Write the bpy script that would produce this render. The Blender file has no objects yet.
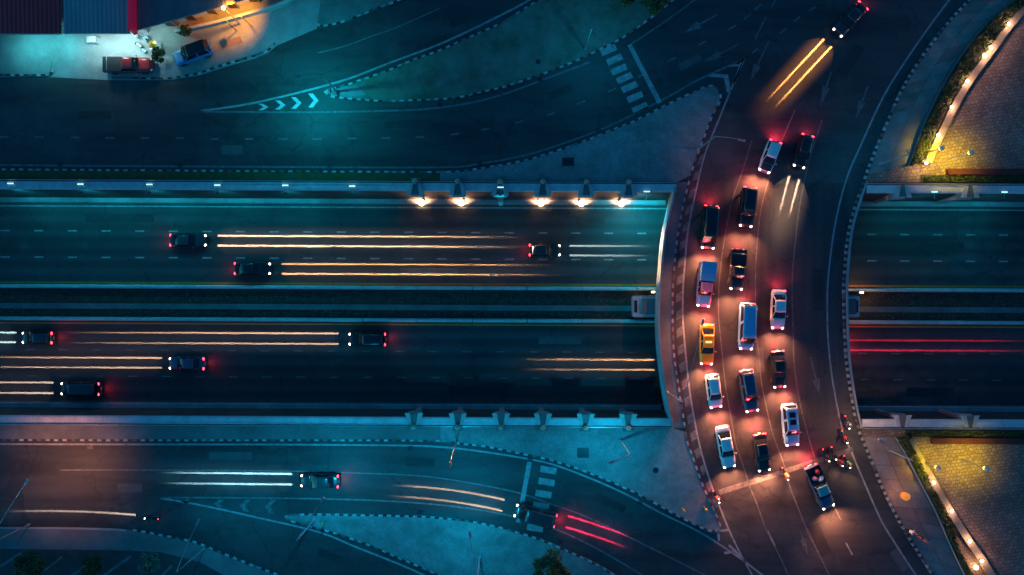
import bpy, bmesh, math, random
from mathutils import Vector, Matrix
random.seed(7)
PI = math.pi
sc = bpy.context.scene
COL = sc.collection

# ------------------------------------------------------------------ camera, sky, sun, exposure
H = 90.0                     # drone height over the street level (metres)
K = 750.0                    # pixels per unit slope: 1024 px wide frame
cam_d = bpy.data.cameras.new('camera')
cam = bpy.data.objects.new('camera', cam_d); COL.objects.link(cam)
cam.location = (0, 0, H); cam.rotation_euler = (0, 0, 0)
cam_d.sensor_width = 36.0; cam_d.lens = 36.0 * K / 1024.0
cam_d.clip_start = 0.5; cam_d.clip_end = 3000
sc.camera = cam

world = bpy.data.worlds.new('World'); sc.world = world; world.use_nodes = True
wn = world.node_tree; wn.nodes.clear()
sky = wn.nodes.new('ShaderNodeTexSky'); sky.sky_type = 'NISHITA'; sky.sun_disc = False
sky.sun_elevation = math.radians(14); sky.sun_rotation = math.radians(250)
tint = wn.nodes.new('ShaderNodeMix'); tint.data_type = 'RGBA'; tint.blend_type = 'MULTIPLY'
tint.inputs[0].default_value = 1.0
tint.inputs[7].default_value = (0.036, 0.49, 1.0, 1)       # dusk sky, graded to a deep teal
bg = wn.nodes.new('ShaderNodeBackground'); bg.inputs[1].default_value = 0.137
wo = wn.nodes.new('ShaderNodeOutputWorld')
wn.links.new(sky.outputs[0], tint.inputs[6]); wn.links.new(tint.outputs[2], bg.inputs[0]); wn.links.new(bg.outputs[0], wo.inputs[0])

sun_d = bpy.data.lights.new('sun', 'SUN'); sun_d.energy = 0.03; sun_d.angle = math.radians(12); sun_d.color = (0.25, 0.75, 1.0)
sun = bpy.data.objects.new('sun', sun_d); COL.objects.link(sun); sun.location = (0, 0, 60)
sun.rotation_euler = (math.radians(50), 0, math.radians(60))

sc.view_settings.view_transform = 'Standard'; sc.view_settings.look = 'None'
sc.view_settings.exposure = 0.0; sc.view_settings.gamma = 1.0; sc.view_settings.use_curve_mapping = False
sc.render.engine = 'CYCLES'
sc.cycles.use_denoising = True
sc.cycles.max_bounces = 4; sc.cycles.diffuse_bounces = 2; sc.cycles.glossy_bounces = 2
sc.cycles.sample_clamp_indirect = 4.0

# ------------------------------------------------------------------ helpers
def P(px, py, z=0.0):
    """photo pixel -> ground point on the level z"""
    s = (H - z) / K
    return Vector(((px - 512.0) * s, (287.5 - py) * s, z))
SK = 0.0045                  # the expressway runs a quarter degree off level in the picture
def sk(v): return Vector((v[0], v[1] - SK * v[0], v[2]))
ZU = -6.0                    # underpass road level
def YU(py, z=ZU): return (287.5 - py) * (H - z) / K
def XU(px, z=ZU): return (px - 512.0) * (H - z) / K

def catmull(pts, step=0.5):
    """dense polyline through px points (list of Vector), resampled to an even step"""
    n = len(pts); dense = []
    for i in range(n - 1):
        p0 = pts[max(i - 1, 0)]; p1 = pts[i]; p2 = pts[i + 1]; p3 = pts[min(i + 2, n - 1)]
        m = max(2, int((p2 - p1).length / (step * 0.25)))
        for k in range(m):
            t = k / m
            dense.append(0.5 * ((2 * p1) + (p2 - p0) * t + (2 * p0 - 5 * p1 + 4 * p2 - p3) * t * t + (3 * p1 - p0 - 3 * p2 + p3) * t ** 3))
    dense.append(pts[-1].copy())
    out = [dense[0]]; acc = 0.0
    for a, b in zip(dense[:-1], dense[1:]):
        d = (b - a).length
        while acc + d >= step and d > 1e-9:
            t = (step - acc) / d
            a = a + (b - a) * t; out.append(a.copy()); d = (b - a).length; acc = 0.0
        acc += d
    if (out[-1] - dense[-1]).length > step * 0.3: out.append(dense[-1])
    return out
def curve(px, z=0.0, step=0.5): return catmull([P(x, y, z) for x, y in px], step)
def at_y(px, y):
    """x pixel of a polyline (given in pixels, y growing) at row y"""
    for (x0, y0), (x1, y1) in zip(px[:-1], px[1:]):
        if (y0 <= y <= y1) or (y1 <= y <= y0):
            return x0 + (x1 - x0) * (y - y0) / (y1 - y0) if y1 != y0 else x0
    return px[0][0] if abs(y - px[0][1]) < abs(y - px[-1][1]) else px[-1][0]
def offset(line, d):
    """polyline shifted to its left by d"""
    out = []
    for i, p in enumerate(line):
        a = line[max(i - 1, 0)]; b = line[min(i + 1, len(line) - 1)]
        t = (b - a); t.z = 0
        if t.length < 1e-9: t = Vector((1, 0, 0))
        t.normalize()
        out.append(Vector((p.x - t.y * d, p.y + t.x * d, p.z)))
    return out

class MB:
    def __init__(s): s.v = []; s.f = []; s.m = []
    def add(s, vs, fs, mi=0):
        b = len(s.v); s.v += [tuple(v) for v in vs]
        for f in fs: s.f.append([i + b for i in f]); s.m.append(mi)
    def box(s, c, d, rz=0.0, mi=0, taper=1.0):
        x, y, z = d[0] / 2, d[1] / 2, d[2] / 2
        vs = []
        for (sx, sy, sz) in ((-1,-1,-1),(1,-1,-1),(1,1,-1),(-1,1,-1),(-1,-1,1),(1,-1,1),(1,1,1),(-1,1,1)):
            k = taper if sz > 0 else 1.0
            p = Vector((sx * x * k, sy * y * k, sz * z))
            if rz: p = Matrix.Rotation(rz, 3, 'Z') @ p
            vs.append((p.x + c[0], p.y + c[1], p.z + c[2]))
        s.add(vs, ((3,2,1,0),(4,5,6,7),(0,1,5,4),(1,2,6,5),(2,3,7,6),(3,0,4,7)), mi)
    def tube(s, pts, rs, n=8, mi=0, caps=True):
        pts = [Vector(p) for p in pts]
        if not isinstance(rs, (list, tuple)): rs = [rs] * len(pts)
        rings = []
        for i, p in enumerate(pts):
            t = pts[min(i + 1, len(pts) - 1)] - pts[max(i - 1, 0)]
            if t.length < 1e-9: t = Vector((0, 0, 1))
            t.normalize()
            up = Vector((0, 0, 1)) if abs(t.z) < 0.9 else Vector((1, 0, 0))
            a = t.cross(up).normalized(); b = t.cross(a).normalized()
            rings.append([p + (a * math.cos(2*PI*k/n) + b * math.sin(2*PI*k/n)) * rs[i] for k in range(n)])
        s.loft(rings, mi, caps)
    def loft(s, rings, mi=0, caps=True):
        n = len(rings[0]); b = len(s.v)
        for r in rings: s.v += [tuple(p) for p in r]
        for i in range(len(rings) - 1):
            for k in range(n):
                k2 = (k + 1) % n
                s.f.append([b+i*n+k, b+i*n+k2, b+(i+1)*n+k2, b+(i+1)*n+k]); s.m.append(mi)
        if caps:
            s.f.append([b+k for k in reversed(range(n))]); s.m.append(mi)
            s.f.append([b+(len(rings)-1)*n+k for k in range(n)]); s.m.append(mi)
    def ball(s, c, r, n=10, m=6, mi=0, sc3=(1,1,1)):
        rings = []
        for i in range(m + 1):
            a = -PI/2 + PI * i / m; rr = max(math.cos(a), 0.02)
            rings.append([(c[0]+r*rr*math.cos(2*PI*k/n)*sc3[0], c[1]+r*rr*math.sin(2*PI*k/n)*sc3[1], c[2]+r*math.sin(a)*sc3[2]) for k in range(n)])
        s.loft(rings, mi)
    def prism(s, poly, z0, z1, mi=0):
        n = len(poly); area = sum(poly[i][0]*poly[(i+1)%n][1]-poly[(i+1)%n][0]*poly[i][1] for i in range(n))
        if area < 0: poly = list(reversed(poly))
        vs = [(p[0], p[1], z0) for p in poly] + [(p[0], p[1], z1) for p in poly]
        fs = [list(range(n, 2*n)), list(reversed(range(n)))] + [[i, (i+1)%n, n+(i+1)%n, n+i] for i in range(n)]
        s.add(vs, fs, mi)
    def sheet(s, poly, mi=0):
        n = len(poly); area = sum(poly[i][0]*poly[(i+1)%n][1]-poly[(i+1)%n][0]*poly[i][1] for i in range(n))
        if area < 0: poly = list(reversed(poly))
        s.add([tuple(p) for p in poly], [list(range(n))], mi)
    def ribbon(s, line, w, dz=0.0, mi=0):
        L = offset(line, w/2); R = offset(line, -w/2); n = len(line)
        vs = [(p.x, p.y, p.z + dz) for p in L] + [(p.x, p.y, p.z + dz) for p in R]
        s.add(vs, [[i, n+i, n+i+1, i+1] for i in range(n-1)], mi)
    def strip_prism(s, A, B, z0, z1, mi=0):
        """solid band between two equally long polylines"""
        n = len(A)
        vs = [(p[0],p[1],z0) for p in A]+[(p[0],p[1],z0) for p in B]+[(p[0],p[1],z1) for p in A]+[(p[0],p[1],z1) for p in B]
        fs = []
        for i in range(n-1):
            fs += [[2*n+i, 3*n+i, 3*n+i+1, 2*n+i+1], [i, i+1, n+i+1, n+i], [i, 2*n+i, 2*n+i+1, i+1], [n+i, n+i+1, 3*n+i+1, 3*n+i]]
        fs += [[0, n, 3*n, 2*n], [n-1, 3*n-1, 4*n-1, 2*n-1]]
        s.add(vs, fs, mi)
    def mesh(s, name, mats, smooth=False):
        me = bpy.data.meshes.new(name); me.from_pydata(s.v, [], s.f); 
        for m in (mats if isinstance(mats, (list, tuple)) else [mats]): me.materials.append(m)
        me.polygons.foreach_set('material_index', s.m)
        if smooth: me.polygons.foreach_set('use_smooth', [True] * len(me.polygons))
        me.update()
        return me
    def build(s, name, mats, parent=None, smooth=False, recalc=True):
        me = s.mesh(name, mats, smooth)
        if recalc:
            bm = bmesh.new(); bm.from_mesh(me); bmesh.ops.recalc_face_normals(bm, faces=bm.faces); bm.to_mesh(me); bm.free()
        o = bpy.data.objects.new(name, me); COL.objects.link(o)
        if parent is not None: o.parent = parent
        return o

def link(name, me, parent=None, loc=(0,0,0), rz=0.0):
    o = bpy.data.objects.new(name, me); COL.objects.link(o); o.location = loc; o.rotation_euler = (0,0,rz)
    if parent is not None: o.parent = parent
    return o
def empty(name, loc=(0,0,0), rz=0.0):
    o = bpy.data.objects.new(name, None); COL.objects.link(o); o.location = loc; o.rotation_euler = (0,0,rz); o.empty_display_size = 0.3
    return o
def tag(o, label=None, cat=None, group=None, kind=None):
    if label: o['label'] = label
    if cat: o['category'] = cat
    if group: o['group'] = group
    if kind: o['kind'] = kind
    return o
def copy_tree(o, parent=None):
    c = o.copy(); COL.objects.link(c); c.parent = parent
    for ch in list(o.children): copy_tree(ch, c)
    return c
def lamp(kind, name, loc, energy, color, parent=None, size=0.05, spot=None, blend=0.3, rot=(0,0,0)):
    d = bpy.data.lights.new(name, kind); d.energy = energy; d.color = color
    if kind == 'AREA': d.size = size
    else: d.shadow_soft_size = size
    if spot: d.spot_size = math.radians(spot); d.spot_blend = blend
    o = bpy.data.objects.new(name, d); COL.objects.link(o); o.location = loc; o.rotation_euler = rot
    if parent is not None: o.parent = parent
    return o

# ------------------------------------------------------------------ materials
def mat_new(name):
    m = bpy.data.materials.new(name); m.use_nodes = True
    nt = m.node_tree; b = nt.nodes['Principled BSDF']
    return m, nt, b
def mix_rgb(nt, fac, a, b, blend='MIX'):
    n = nt.nodes.new('ShaderNodeMix'); n.data_type = 'RGBA'; n.blend_type = blend
    for i, v in ((0, fac), (6, a), (7, b)):
        if hasattr(v, 'is_linked') or hasattr(v, 'links'): nt.links.new(v, n.inputs[i])
        elif i == 0: n.inputs[0].default_value = v
        else: n.inputs[i].default_value = (v[0], v[1], v[2], 1)
    return n.outputs[2]
def ramp(nt, src, a, b):
    n = nt.nodes.new('ShaderNodeMapRange'); n.inputs[1].default_value = a; n.inputs[2].default_value = b
    nt.links.new(src, n.inputs[0]); return n.outputs[0]
def noise(nt, scale, detail=4, stretch=(1,1,1), rough=0.6):
    g = nt.nodes.new('ShaderNodeNewGeometry'); mp = nt.nodes.new('ShaderNodeMapping'); mp.inputs[3].default_value = stretch
    nt.links.new(g.outputs['Position'], mp.inputs[0])
    n = nt.nodes.new('ShaderNodeTexNoise'); n.inputs['Scale'].default_value = scale; n.inputs['Detail'].default_value = detail; n.inputs['Roughness'].default_value = rough
    nt.links.new(mp.outputs[0], n.inputs['Vector']); return n.outputs[0]
def bump(nt, b, src, strength=0.3, dist=0.02):
    n = nt.nodes.new('ShaderNodeBump'); n.inputs['Strength'].default_value = strength; n.inputs['Distance'].default_value = dist
    nt.links.new(src, n.inputs['Height']); nt.links.new(n.outputs[0], b.inputs['Normal'])
def worn(name, c0, c1, scale=0.6, rough=0.8, fine=25.0, amt=0.5, stretch=(1,1,1), bmp=0.3, c2=None, scale2=0.12):
    """two-tone weathered surface: large stains + fine grain"""
    m, nt, b = mat_new(name)
    f1 = ramp(nt, noise(nt, scale, 5, stretch), 0.34, 0.68)
    col = mix_rgb(nt, f1, c0, c1)
    if c2:
        f2 = ramp(nt, noise(nt, scale2, 4, stretch, 0.7), 0.5, 0.72)
        col = mix_rgb(nt, f2, col, c2)
    g = noise(nt, fine, 3)
    gr = ramp(nt, g, 0.25, 0.75)
    col = mix_rgb(nt, amt, col, mix_rgb(nt, gr, (0.45,0.45,0.45), (1.45,1.45,1.45)), 'MULTIPLY')
    nt.links.new(col, b.inputs['Base Color']); b.inputs['Roughness'].default_value = rough
    if bmp: bump(nt, b, g, bmp)
    return m
def plain(name, c, rough=0.5, metal=0.0, coat=0.0, var=0.12):
    m, nt, b = mat_new(name)
    f = ramp(nt, noise(nt, 3.0, 4), 0.3, 0.7)
    col = mix_rgb(nt, f, [x*(1-var) for x in c], [min(1, x*(1+var)) for x in c])
    nt.links.new(col, b.inputs['Base Color']); b.inputs['Roughness'].default_value = rough; b.inputs['Metallic'].default_value = metal
    b.inputs['Coat Weight'].default_value = coat; b.inputs['Coat Roughness'].default_value = 0.08
    return m
def glow(name, c, s):
    m, nt, b = mat_new(name)
    b.inputs['Base Color'].default_value = (c[0]*0.5, c[1]*0.5, c[2]*0.5, 1)
    b.inputs['Emission Color'].default_value = (*c, 1); b.inputs['Emission Strength'].default_value = s
    return m

M = {}
def asphalt(name, dark, light, patch, stretch, tracks=False):
    """asphalt: pale traffic film in long streaks, patch repairs, grain, hairline cracks"""
    m, nt, b = mat_new(name)
    st = ramp(nt, noise(nt, 0.30, 5, stretch, 0.65), 0.36, 0.68)
    col = mix_rgb(nt, st, dark, light)
    blot = ramp(nt, noise(nt, 0.09, 5, (1,1,1), 0.7), 0.52, 0.70)
    col = mix_rgb(nt, blot, col, patch)
    if tracks:
        gp = nt.nodes.new('ShaderNodeNewGeometry'); sx_ = nt.nodes.new('ShaderNodeSeparateXYZ'); nt.links.new(gp.outputs['Position'], sx_.inputs[0])
        a_ = nt.nodes.new('ShaderNodeMath'); a_.operation = 'MULTIPLY'; a_.inputs[1].default_value = 2*PI/1.66; nt.links.new(sx_.outputs[1], a_.inputs[0])
        b2 = nt.nodes.new('ShaderNodeMath'); b2.operation = 'SINE'; nt.links.new(a_.outputs[0], b2.inputs[0])
        col = mix_rgb(nt, 0.8, col, mix_rgb(nt, ramp(nt, b2.outputs[0], -1.0, 1.0), (0.72,0.72,0.72), (1.22,1.22,1.22)), 'MULTIPLY')
    g = noise(nt, 14, 4); gr = ramp(nt, g, 0.25, 0.75)
    col = mix_rgb(nt, 0.55, col, mix_rgb(nt, gr, (0.5,0.5,0.5), (1.5,1.5,1.5)), 'MULTIPLY')
    ge = nt.nodes.new('ShaderNodeNewGeometry')
    v = nt.nodes.new('ShaderNodeTexVoronoi'); v.feature = 'DISTANCE_TO_EDGE'; v.inputs['Scale'].default_value = 0.16
    nz = nt.nodes.new('ShaderNodeTexNoise'); nz.inputs['Scale'].default_value = 0.7; nz.inputs['Detail'].default_value = 5
    ad = nt.nodes.new('ShaderNodeVectorMath'); ad.operation = 'MULTIPLY_ADD'; ad.inputs[1].default_value = (2.5,2.5,0)
    nt.links.new(ge.outputs['Position'], nz.inputs['Vector']); nt.links.new(nz.outputs[1], ad.inputs[0]); nt.links.new(ge.outputs['Position'], ad.inputs[2])
    nt.links.new(ad.outputs[0], v.inputs['Vector'])
    cr = ramp(nt, v.outputs[0], 0.004, 0.012)
    col = mix_rgb(nt, mixv(nt, cr, 0.45), col, [x*0.45 for x in dark])
    nt.links.new(col, b.inputs['Base Color'])
    b.inputs['Roughness'].default_value = 0.62; b.inputs['Specular IOR Level'].default_value = 0.35
    bump(nt, b, g, 0.08, 0.01)
    return m
def mixv(nt, src, k):
    n = nt.nodes.new('ShaderNodeMath'); n.operation = 'MULTIPLY_ADD'; n.inputs[1].default_value = -k; n.inputs[2].default_value = k
    nt.links.new(src, n.inputs[0]); return n.outputs[0]
M['road'] = asphalt('asphalt_street', (0.028,0.030,0.032), (0.064,0.066,0.066), (0.080,0.080,0.078), (0.16,1.0,1))
M['road_deck'] = asphalt('asphalt_bridge', (0.034,0.034,0.036), (0.072,0.070,0.068), (0.046,0.046,0.046), (1.3,0.10,1))
M['road_low'] = asphalt('asphalt_underpass', (0.028,0.030,0.032), (0.060,0.061,0.061), (0.074,0.074,0.072), (0.03,1.3,1), True)
M['lot'] = worn('asphalt_lot_shaded', (0.03,0.032,0.034), (0.06,0.06,0.06), 0.5, 0.8, 12, 0.6)  # dark tone includes tree shade over the parking area
M['pave'] = worn('paving_concrete', (0.17,0.17,0.16), (0.28,0.27,0.26), 0.45, 0.85, 6, 0.5, c2=(0.13,0.13,0.12), scale2=0.22)
M['pave_dark'] = worn('paving_weathered', (0.13,0.13,0.125), (0.21,0.21,0.20), 0.3, 0.9, 8, 0.5, c2=(0.10,0.11,0.10))
M['forecourt'] = worn('forecourt_concrete', (0.24,0.24,0.23), (0.36,0.35,0.34), 0.4, 0.8, 9, 0.5, c2=(0.18,0.18,0.17))
M['slab'] = worn('footway_slab', (0.22,0.17,0.15), (0.31,0.25,0.22), 0.5, 0.85, 9, 0.45, c2=(0.17,0.14,0.13))
M['slab_red'] = worn('footway_slab_red', (0.20,0.12,0.10), (0.27,0.18,0.15), 0.6, 0.85, 9, 0.45)
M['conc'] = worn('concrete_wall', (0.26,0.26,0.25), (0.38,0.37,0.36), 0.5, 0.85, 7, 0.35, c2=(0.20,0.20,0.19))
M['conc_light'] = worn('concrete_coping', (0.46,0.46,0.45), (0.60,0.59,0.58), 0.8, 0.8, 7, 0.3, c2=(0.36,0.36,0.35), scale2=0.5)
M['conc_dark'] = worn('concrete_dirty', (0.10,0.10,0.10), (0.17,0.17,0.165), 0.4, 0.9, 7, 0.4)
M['wall_dark'] = worn('dark_wall_concrete', (0.035,0.035,0.035), (0.07,0.07,0.068), 0.4, 0.9, 7, 0.4)  # wall faces set darker than the other concrete
M['paint_faint'] = worn('road_paint_faint', (0.07,0.07,0.069), (0.14,0.14,0.138), 2.0, 0.75, 5, 0.7, bmp=0)
M['paint_bright'] = worn('road_paint_fresh', (0.42,0.42,0.41), (0.60,0.60,0.58), 1.5, 0.7, 5, 0.4, bmp=0)
M['paint'] = worn('road_paint', (0.20,0.20,0.195), (0.36,0.36,0.35), 1.5, 0.7, 5, 0.5, bmp=0)
M['paint_worn'] = worn('road_paint_worn', (0.09,0.09,0.088), (0.20,0.20,0.195), 2.0, 0.75, 5, 0.7, bmp=0)
M['paint_yellow'] = worn('road_paint_yellow', (0.62,0.17,0.02), (0.78,0.24,0.03), 1.5, 0.7, 5, 0.4, bmp=0)
M['kerb_w'] = worn('kerb_white', (0.20,0.20,0.195), (0.52,0.52,0.51), 1.1, 0.7, 9, 0.4)
M['kerb_k'] = worn('kerb_black', (0.02,0.02,0.02), (0.05,0.05,0.05), 2.0, 0.7, 9, 0.4)
M['kerb_r'] = worn('kerb_red', (0.12,0.015,0.02), (0.20,0.03,0.04), 2.0, 0.7, 9, 0.4)
M['grass'] = worn('short_grass', (0.035,0.06,0.02), (0.07,0.10,0.03), 1.2, 0.95, 16, 0.8, c2=(0.10,0.09,0.05), scale2=0.5)
M['soil'] = worn('planter_soil', (0.03,0.025,0.018), (0.06,0.05,0.035), 1.2, 0.95, 10, 0.6)
M['steel'] = plain('galvanised_steel', (0.42,0.43,0.44), 0.4, 0.8)
M['pole'] = plain('painted_pole', (0.30,0.32,0.33), 0.45, 0.3)
M['dark_metal'] = plain('dark_metal', (0.04,0.04,0.045), 0.4, 0.5)
M['brick_red'] = worn('red_brick_edging', (0.07,0.012,0.010), (0.11,0.022,0.014), 1.5, 0.85, 8, 0.5)
M['tan_wall'] = worn('tan_coping', (0.20,0.155,0.11), (0.30,0.24,0.17), 1.5, 0.8, 8, 0.4)
M['terracotta'] = worn('weathered_terracotta', (0.36,0.24,0.18), (0.50,0.36,0.28), 3.0, 0.8, 12, 0.4)
M['terracotta_pale'] = worn('pale_cast_stone', (0.40,0.36,0.32), (0.54,0.48,0.43), 2.0, 0.8, 9, 0.4)
M['glass'] = plain('tinted_glass', (0.008,0.010,0.012), 0.06, 0.0, 0.0, 0.05)
M['rubber'] = plain('tyre_rubber', (0.02,0.02,0.02), 0.85)
M['rim'] = plain('alloy_rim', (0.45,0.46,0.47), 0.3, 0.9)
M['trim'] = plain('black_plastic', (0.015,0.015,0.016), 0.5)
M['chrome'] = plain('chrome_trim', (0.6,0.6,0.6), 0.15, 1.0)
M['head_on'] = glow('headlamp_lens_lit', (1.0,0.84,0.64), 9.0)
M['tail_on'] = glow('tail_lamp_lens_lit', (1.0,0.03,0.06), 12.0)
M['plate'] = plain('number_plate_white', (0.6,0.6,0.58), 0.5)
M['cyan_lens'] = glow('cool_lamp_lens', (0.35,0.90,1.0), 1.8)
M['warm_lens'] = glow('warm_lamp_lens', (1.0,0.66,0.36), 25.0)
M['globe_off'] = plain('pale_globe', (0.45,0.50,0.46), 0.25)
M['skin'] = plain('skin', (0.30,0.18,0.12), 0.6)
M['bark'] = worn('tree_bark', (0.05,0.035,0.025), (0.10,0.07,0.05), 6, 0.9, 20, 0.5)

def leaf_mat(name, a, b_):
    m, nt, b = mat_new(name)
    i = nt.nodes.new('ShaderNodeNewGeometry')
    f = ramp(nt, noise(nt, 1.6, 4), 0.3, 0.7)
    col = mix_rgb(nt, f, a, b_)
    col = mix_rgb(nt, i.outputs['Random Per Island'], col, mix_rgb(nt, 0.5, col, (0.10,0.13,0.03)))
    nt.links.new(col, b.inputs['Base Color']); b.inputs['Roughness'].default_value = 0.7
    return m
M['leaf'] = leaf_mat('tree_leaf', (0.03,0.055,0.018), (0.075,0.11,0.03))
M['leaf_pale'] = leaf_mat('pale_leaf', (0.10,0.13,0.09), (0.22,0.26,0.20))
M['leaf_dry'] = worn('dry_weeds', (0.07,0.075,0.07), (0.13,0.13,0.12), 2.0, 0.95, 9, 0.5)
M['hedge'] = leaf_mat('hedge_leaf', (0.015,0.028,0.008), (0.05,0.06,0.015))

def cobble_mat():
    m, nt, b = mat_new('plaza_sett_paving')
    g = nt.nodes.new('ShaderNodeNewGeometry')
    mp = nt.nodes.new('ShaderNodeMapping'); mp.inputs[2].default_value = (0,0,math.radians(-8)); nt.links.new(g.outputs['Position'], mp.inputs[0])
    br = nt.nodes.new('ShaderNodeTexBrick'); br.inputs['Scale'].default_value = 1.0
    br.inputs['Brick Width'].default_value = 0.48; br.inputs['Row Height'].default_value = 0.40; br.inputs['Mortar Size'].default_value = 0.05; br.inputs['Mortar Smooth'].default_value = 0.5
    br.inputs['Color1'].default_value = (0.19,0.125,0.095,1); br.inputs['Color2'].default_value = (0.30,0.205,0.15,1); br.inputs['Mortar'].default_value = (0.10,0.08,0.065,1)
    nz = nt.nodes.new('ShaderNodeTexNoise'); nz.inputs['Scale'].default_value = 1.3
    ad = nt.nodes.new('ShaderNodeVectorMath'); ad.operation = 'MULTIPLY_ADD'; ad.inputs[1].default_value = (0.55,0.55,0)
    nt.links.new(mp.outputs[0], nz.inputs['Vector']); nt.links.new(nz.outputs[1], ad.inputs[0]); nt.links.new(mp.outputs[0], ad.inputs[2])
    nt.links.new(ad.outputs[0], br.inputs['Vector'])
    st = ramp(nt, noise(nt, 0.25, 5), 0.35, 0.65)
    col = mix_rgb(nt, 1.0, br.outputs[0], mix_rgb(nt, st, (0.7,0.7,0.7), (1.1,1.1,1.1)), 'MULTIPLY')
    nt.links.new(col, b.inputs['Base Color']); b.inputs['Roughness'].default_value = 0.75
    inv = nt.nodes.new('ShaderNodeMath'); inv.operation = 'SUBTRACT'; inv.inputs[0].default_value = 1.0; nt.links.new(br.outputs[1], inv.inputs[1])
    bump(nt, b, inv.outputs[0], 0.7, 0.04)
    return m
M['cobble'] = cobble_mat()
def roof_mat(name, a, b_, period):
    m, nt, b = mat_new(name)
    f = ramp(nt, noise(nt, 0.5, 5, (1,0.3,1)), 0.3, 0.7)
    col = mix_rgb(nt, f, a, b_)
    nt.links.new(col, b.inputs['Base Color']); b.inputs['Roughness'].default_value = 0.55
    return m
M['roof_red'] = roof_mat('maroon_sheet_roof', (0.68,0.012,0.022), (0.80,0.02,0.03), 0.3)
M['roof_grey'] = roof_mat('grey_sheet_roof', (0.20,0.21,0.21), (0.28,0.29,0.29), 0.3)
M['roof_dark'] = roof_mat('dark_sheet_roof', (0.09,0.09,0.10), (0.15,0.15,0.155), 0.3)
M['shop'] = worn('shop_render', (0.40,0.39,0.37), (0.52,0.51,0.48), 0.7, 0.8, 8, 0.3)

# ================================================================== LAYOUT CURVES (photo pixels at street level)
B_KERB_L = [(712,85),(719,90),(721.5,100),(714.5,113),(710.5,122.3),(701.5,146),(693,170),(685,201),(682,215),(677,247),(674,280),(673.3,295),(673.3,327),(675,358),(676.4,368),(682,404),(688,441),(693,455),(702,481),(711.6,502.6),(718.7,519),(721,525)]
B_PARA_L = [(677.5,179),(675.5,187),(669,215),(664,240),(660.5,280),(659,300),(658.5,320),(659.5,345),(662,370),(667,404),(672,425),(673,429)]
B_EDGE_L = [(744,60),(730,92),(718.7,120),(705.4,153),(696.8,187),(688,231),(685,262.6),(683,290),(683,319),(685.8,355),(689.7,391),(695,422.6),(700,447),(705,465),(713,490),(721,510),(729,530),(740,553),(750,571),(757,585)]
B_LANE1 = [(752,140),(741,175),(731,205),(722.6,251.6),(719.5,278),(718.7,297),(718.7,317),(721.8,350),(725.7,386.6),(732,422.6),(736,445),(743,465),(750,487),(757,504),(766.4,530),(780,557),(795,590)]
B_LANE2 = [(795,110),(778,150),(767,185),(760,215.6),(756,260),(755.5,295.6),(755.5,327),(759.4,358),(761,380),(766.4,407),(772.7,433.6),(783.6,463.5),(790,487),(799,510),(807,530),(822,560),(836,590)]
B_LANE3 = [(822,120),(808,165),(799,210),(794,255),(792,285),(793,327),(793.8,358),(797.7,391),(804,420),(814.8,458),(825,485),(835,508),(841,520)]
B_EDGE_R = [(965,-20),(949,0),(918,42.5),(885.6,92.6),(862,142.6),(845.6,181.6),(834.3,229),(828.5,275),(827.3,300.5),(828,338),(832.6,380.6),(842,428),(851,451),(864,481.7),(880.5,519),(893,540),(915.7,575),(932,598)]
B_KERB_R = [(985,-22),(967,0),(938,32.5),(904,82.6),(879,137.7),(862,181.6),(848,226.6),(842.8,275),(842.4,303),(844.4,355.6),(850.6,400.6),(856.5,428),(870.6,463.5),(884.4,496),(903,531),(928.3,571),(945,598)]
N_KERB = [(-240,164),(-100,167),(0,168.5),(128,169.5),(256,170.3),(387,171),(447,171),(472,168.8),(496.6,165),(522,160),(538,156),(582,141),(609.5,130),(634.5,120),(662,106),(687,94),(702,87)]
S_KERB = [(-240,436),(-100,439),(0,440.5),(150,441),(300,441),(433,441.5),(457,444),(483.5,447),(517,453.5),(549.5,460.5),(582,471),(612,483),(642,497),(672,513.5),(692,524)]

# trench edges (street level)
YN_OUT = (287.5-181.5)*0.12        # outer edge of the north coping
YN_IN = (287.5-190.5)*(H-0.5)/K    # inner edge (top of the wall face)
YN_BASE = 11.25
YS_OUT = (287.5-427.0)*0.12
YS_IN = (287.5-418.5)*(H-0.5)/K
YS_BASE = (287.5-409.5)*(H-ZU)/K
XE = 600.0
def para_x(py, side):
    return at_y(B_PARA_L if side < 0 else [(x+4.5, y) for x, y in B_KERB_R], py)

# ================================================================== THE SETTING: roads
north = MB()
north.sheet([sk((-XE, YN_OUT, 0)), sk((XE, YN_OUT, 0)), (XE, XE, 0), (-XE, XE, 0)])
north_road = tag(north.build('north_road', M['road']), 'dark asphalt of the upper slip roads', kind='structure')
south = MB()
south.sheet([sk((-XE, YS_OUT, 0)), sk((XE, YS_OUT, 0)), (XE, -XE, 0), (-XE, -XE, 0)])
south_road = tag(south.build('south_road', M['road']), 'asphalt of the lower slip roads', kind='structure')
low = MB()
low.sheet([sk((-XE, YS_BASE-0.3, ZU)), sk((XE, YS_BASE-0.3, ZU)), sk((XE, YN_BASE+0.3, ZU)), sk((-XE, YN_BASE+0.3, ZU))])
under_road = tag(low.build('underpass_road', M['road_low']), 'sunken asphalt carriageways of the expressway', kind='structure')

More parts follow.
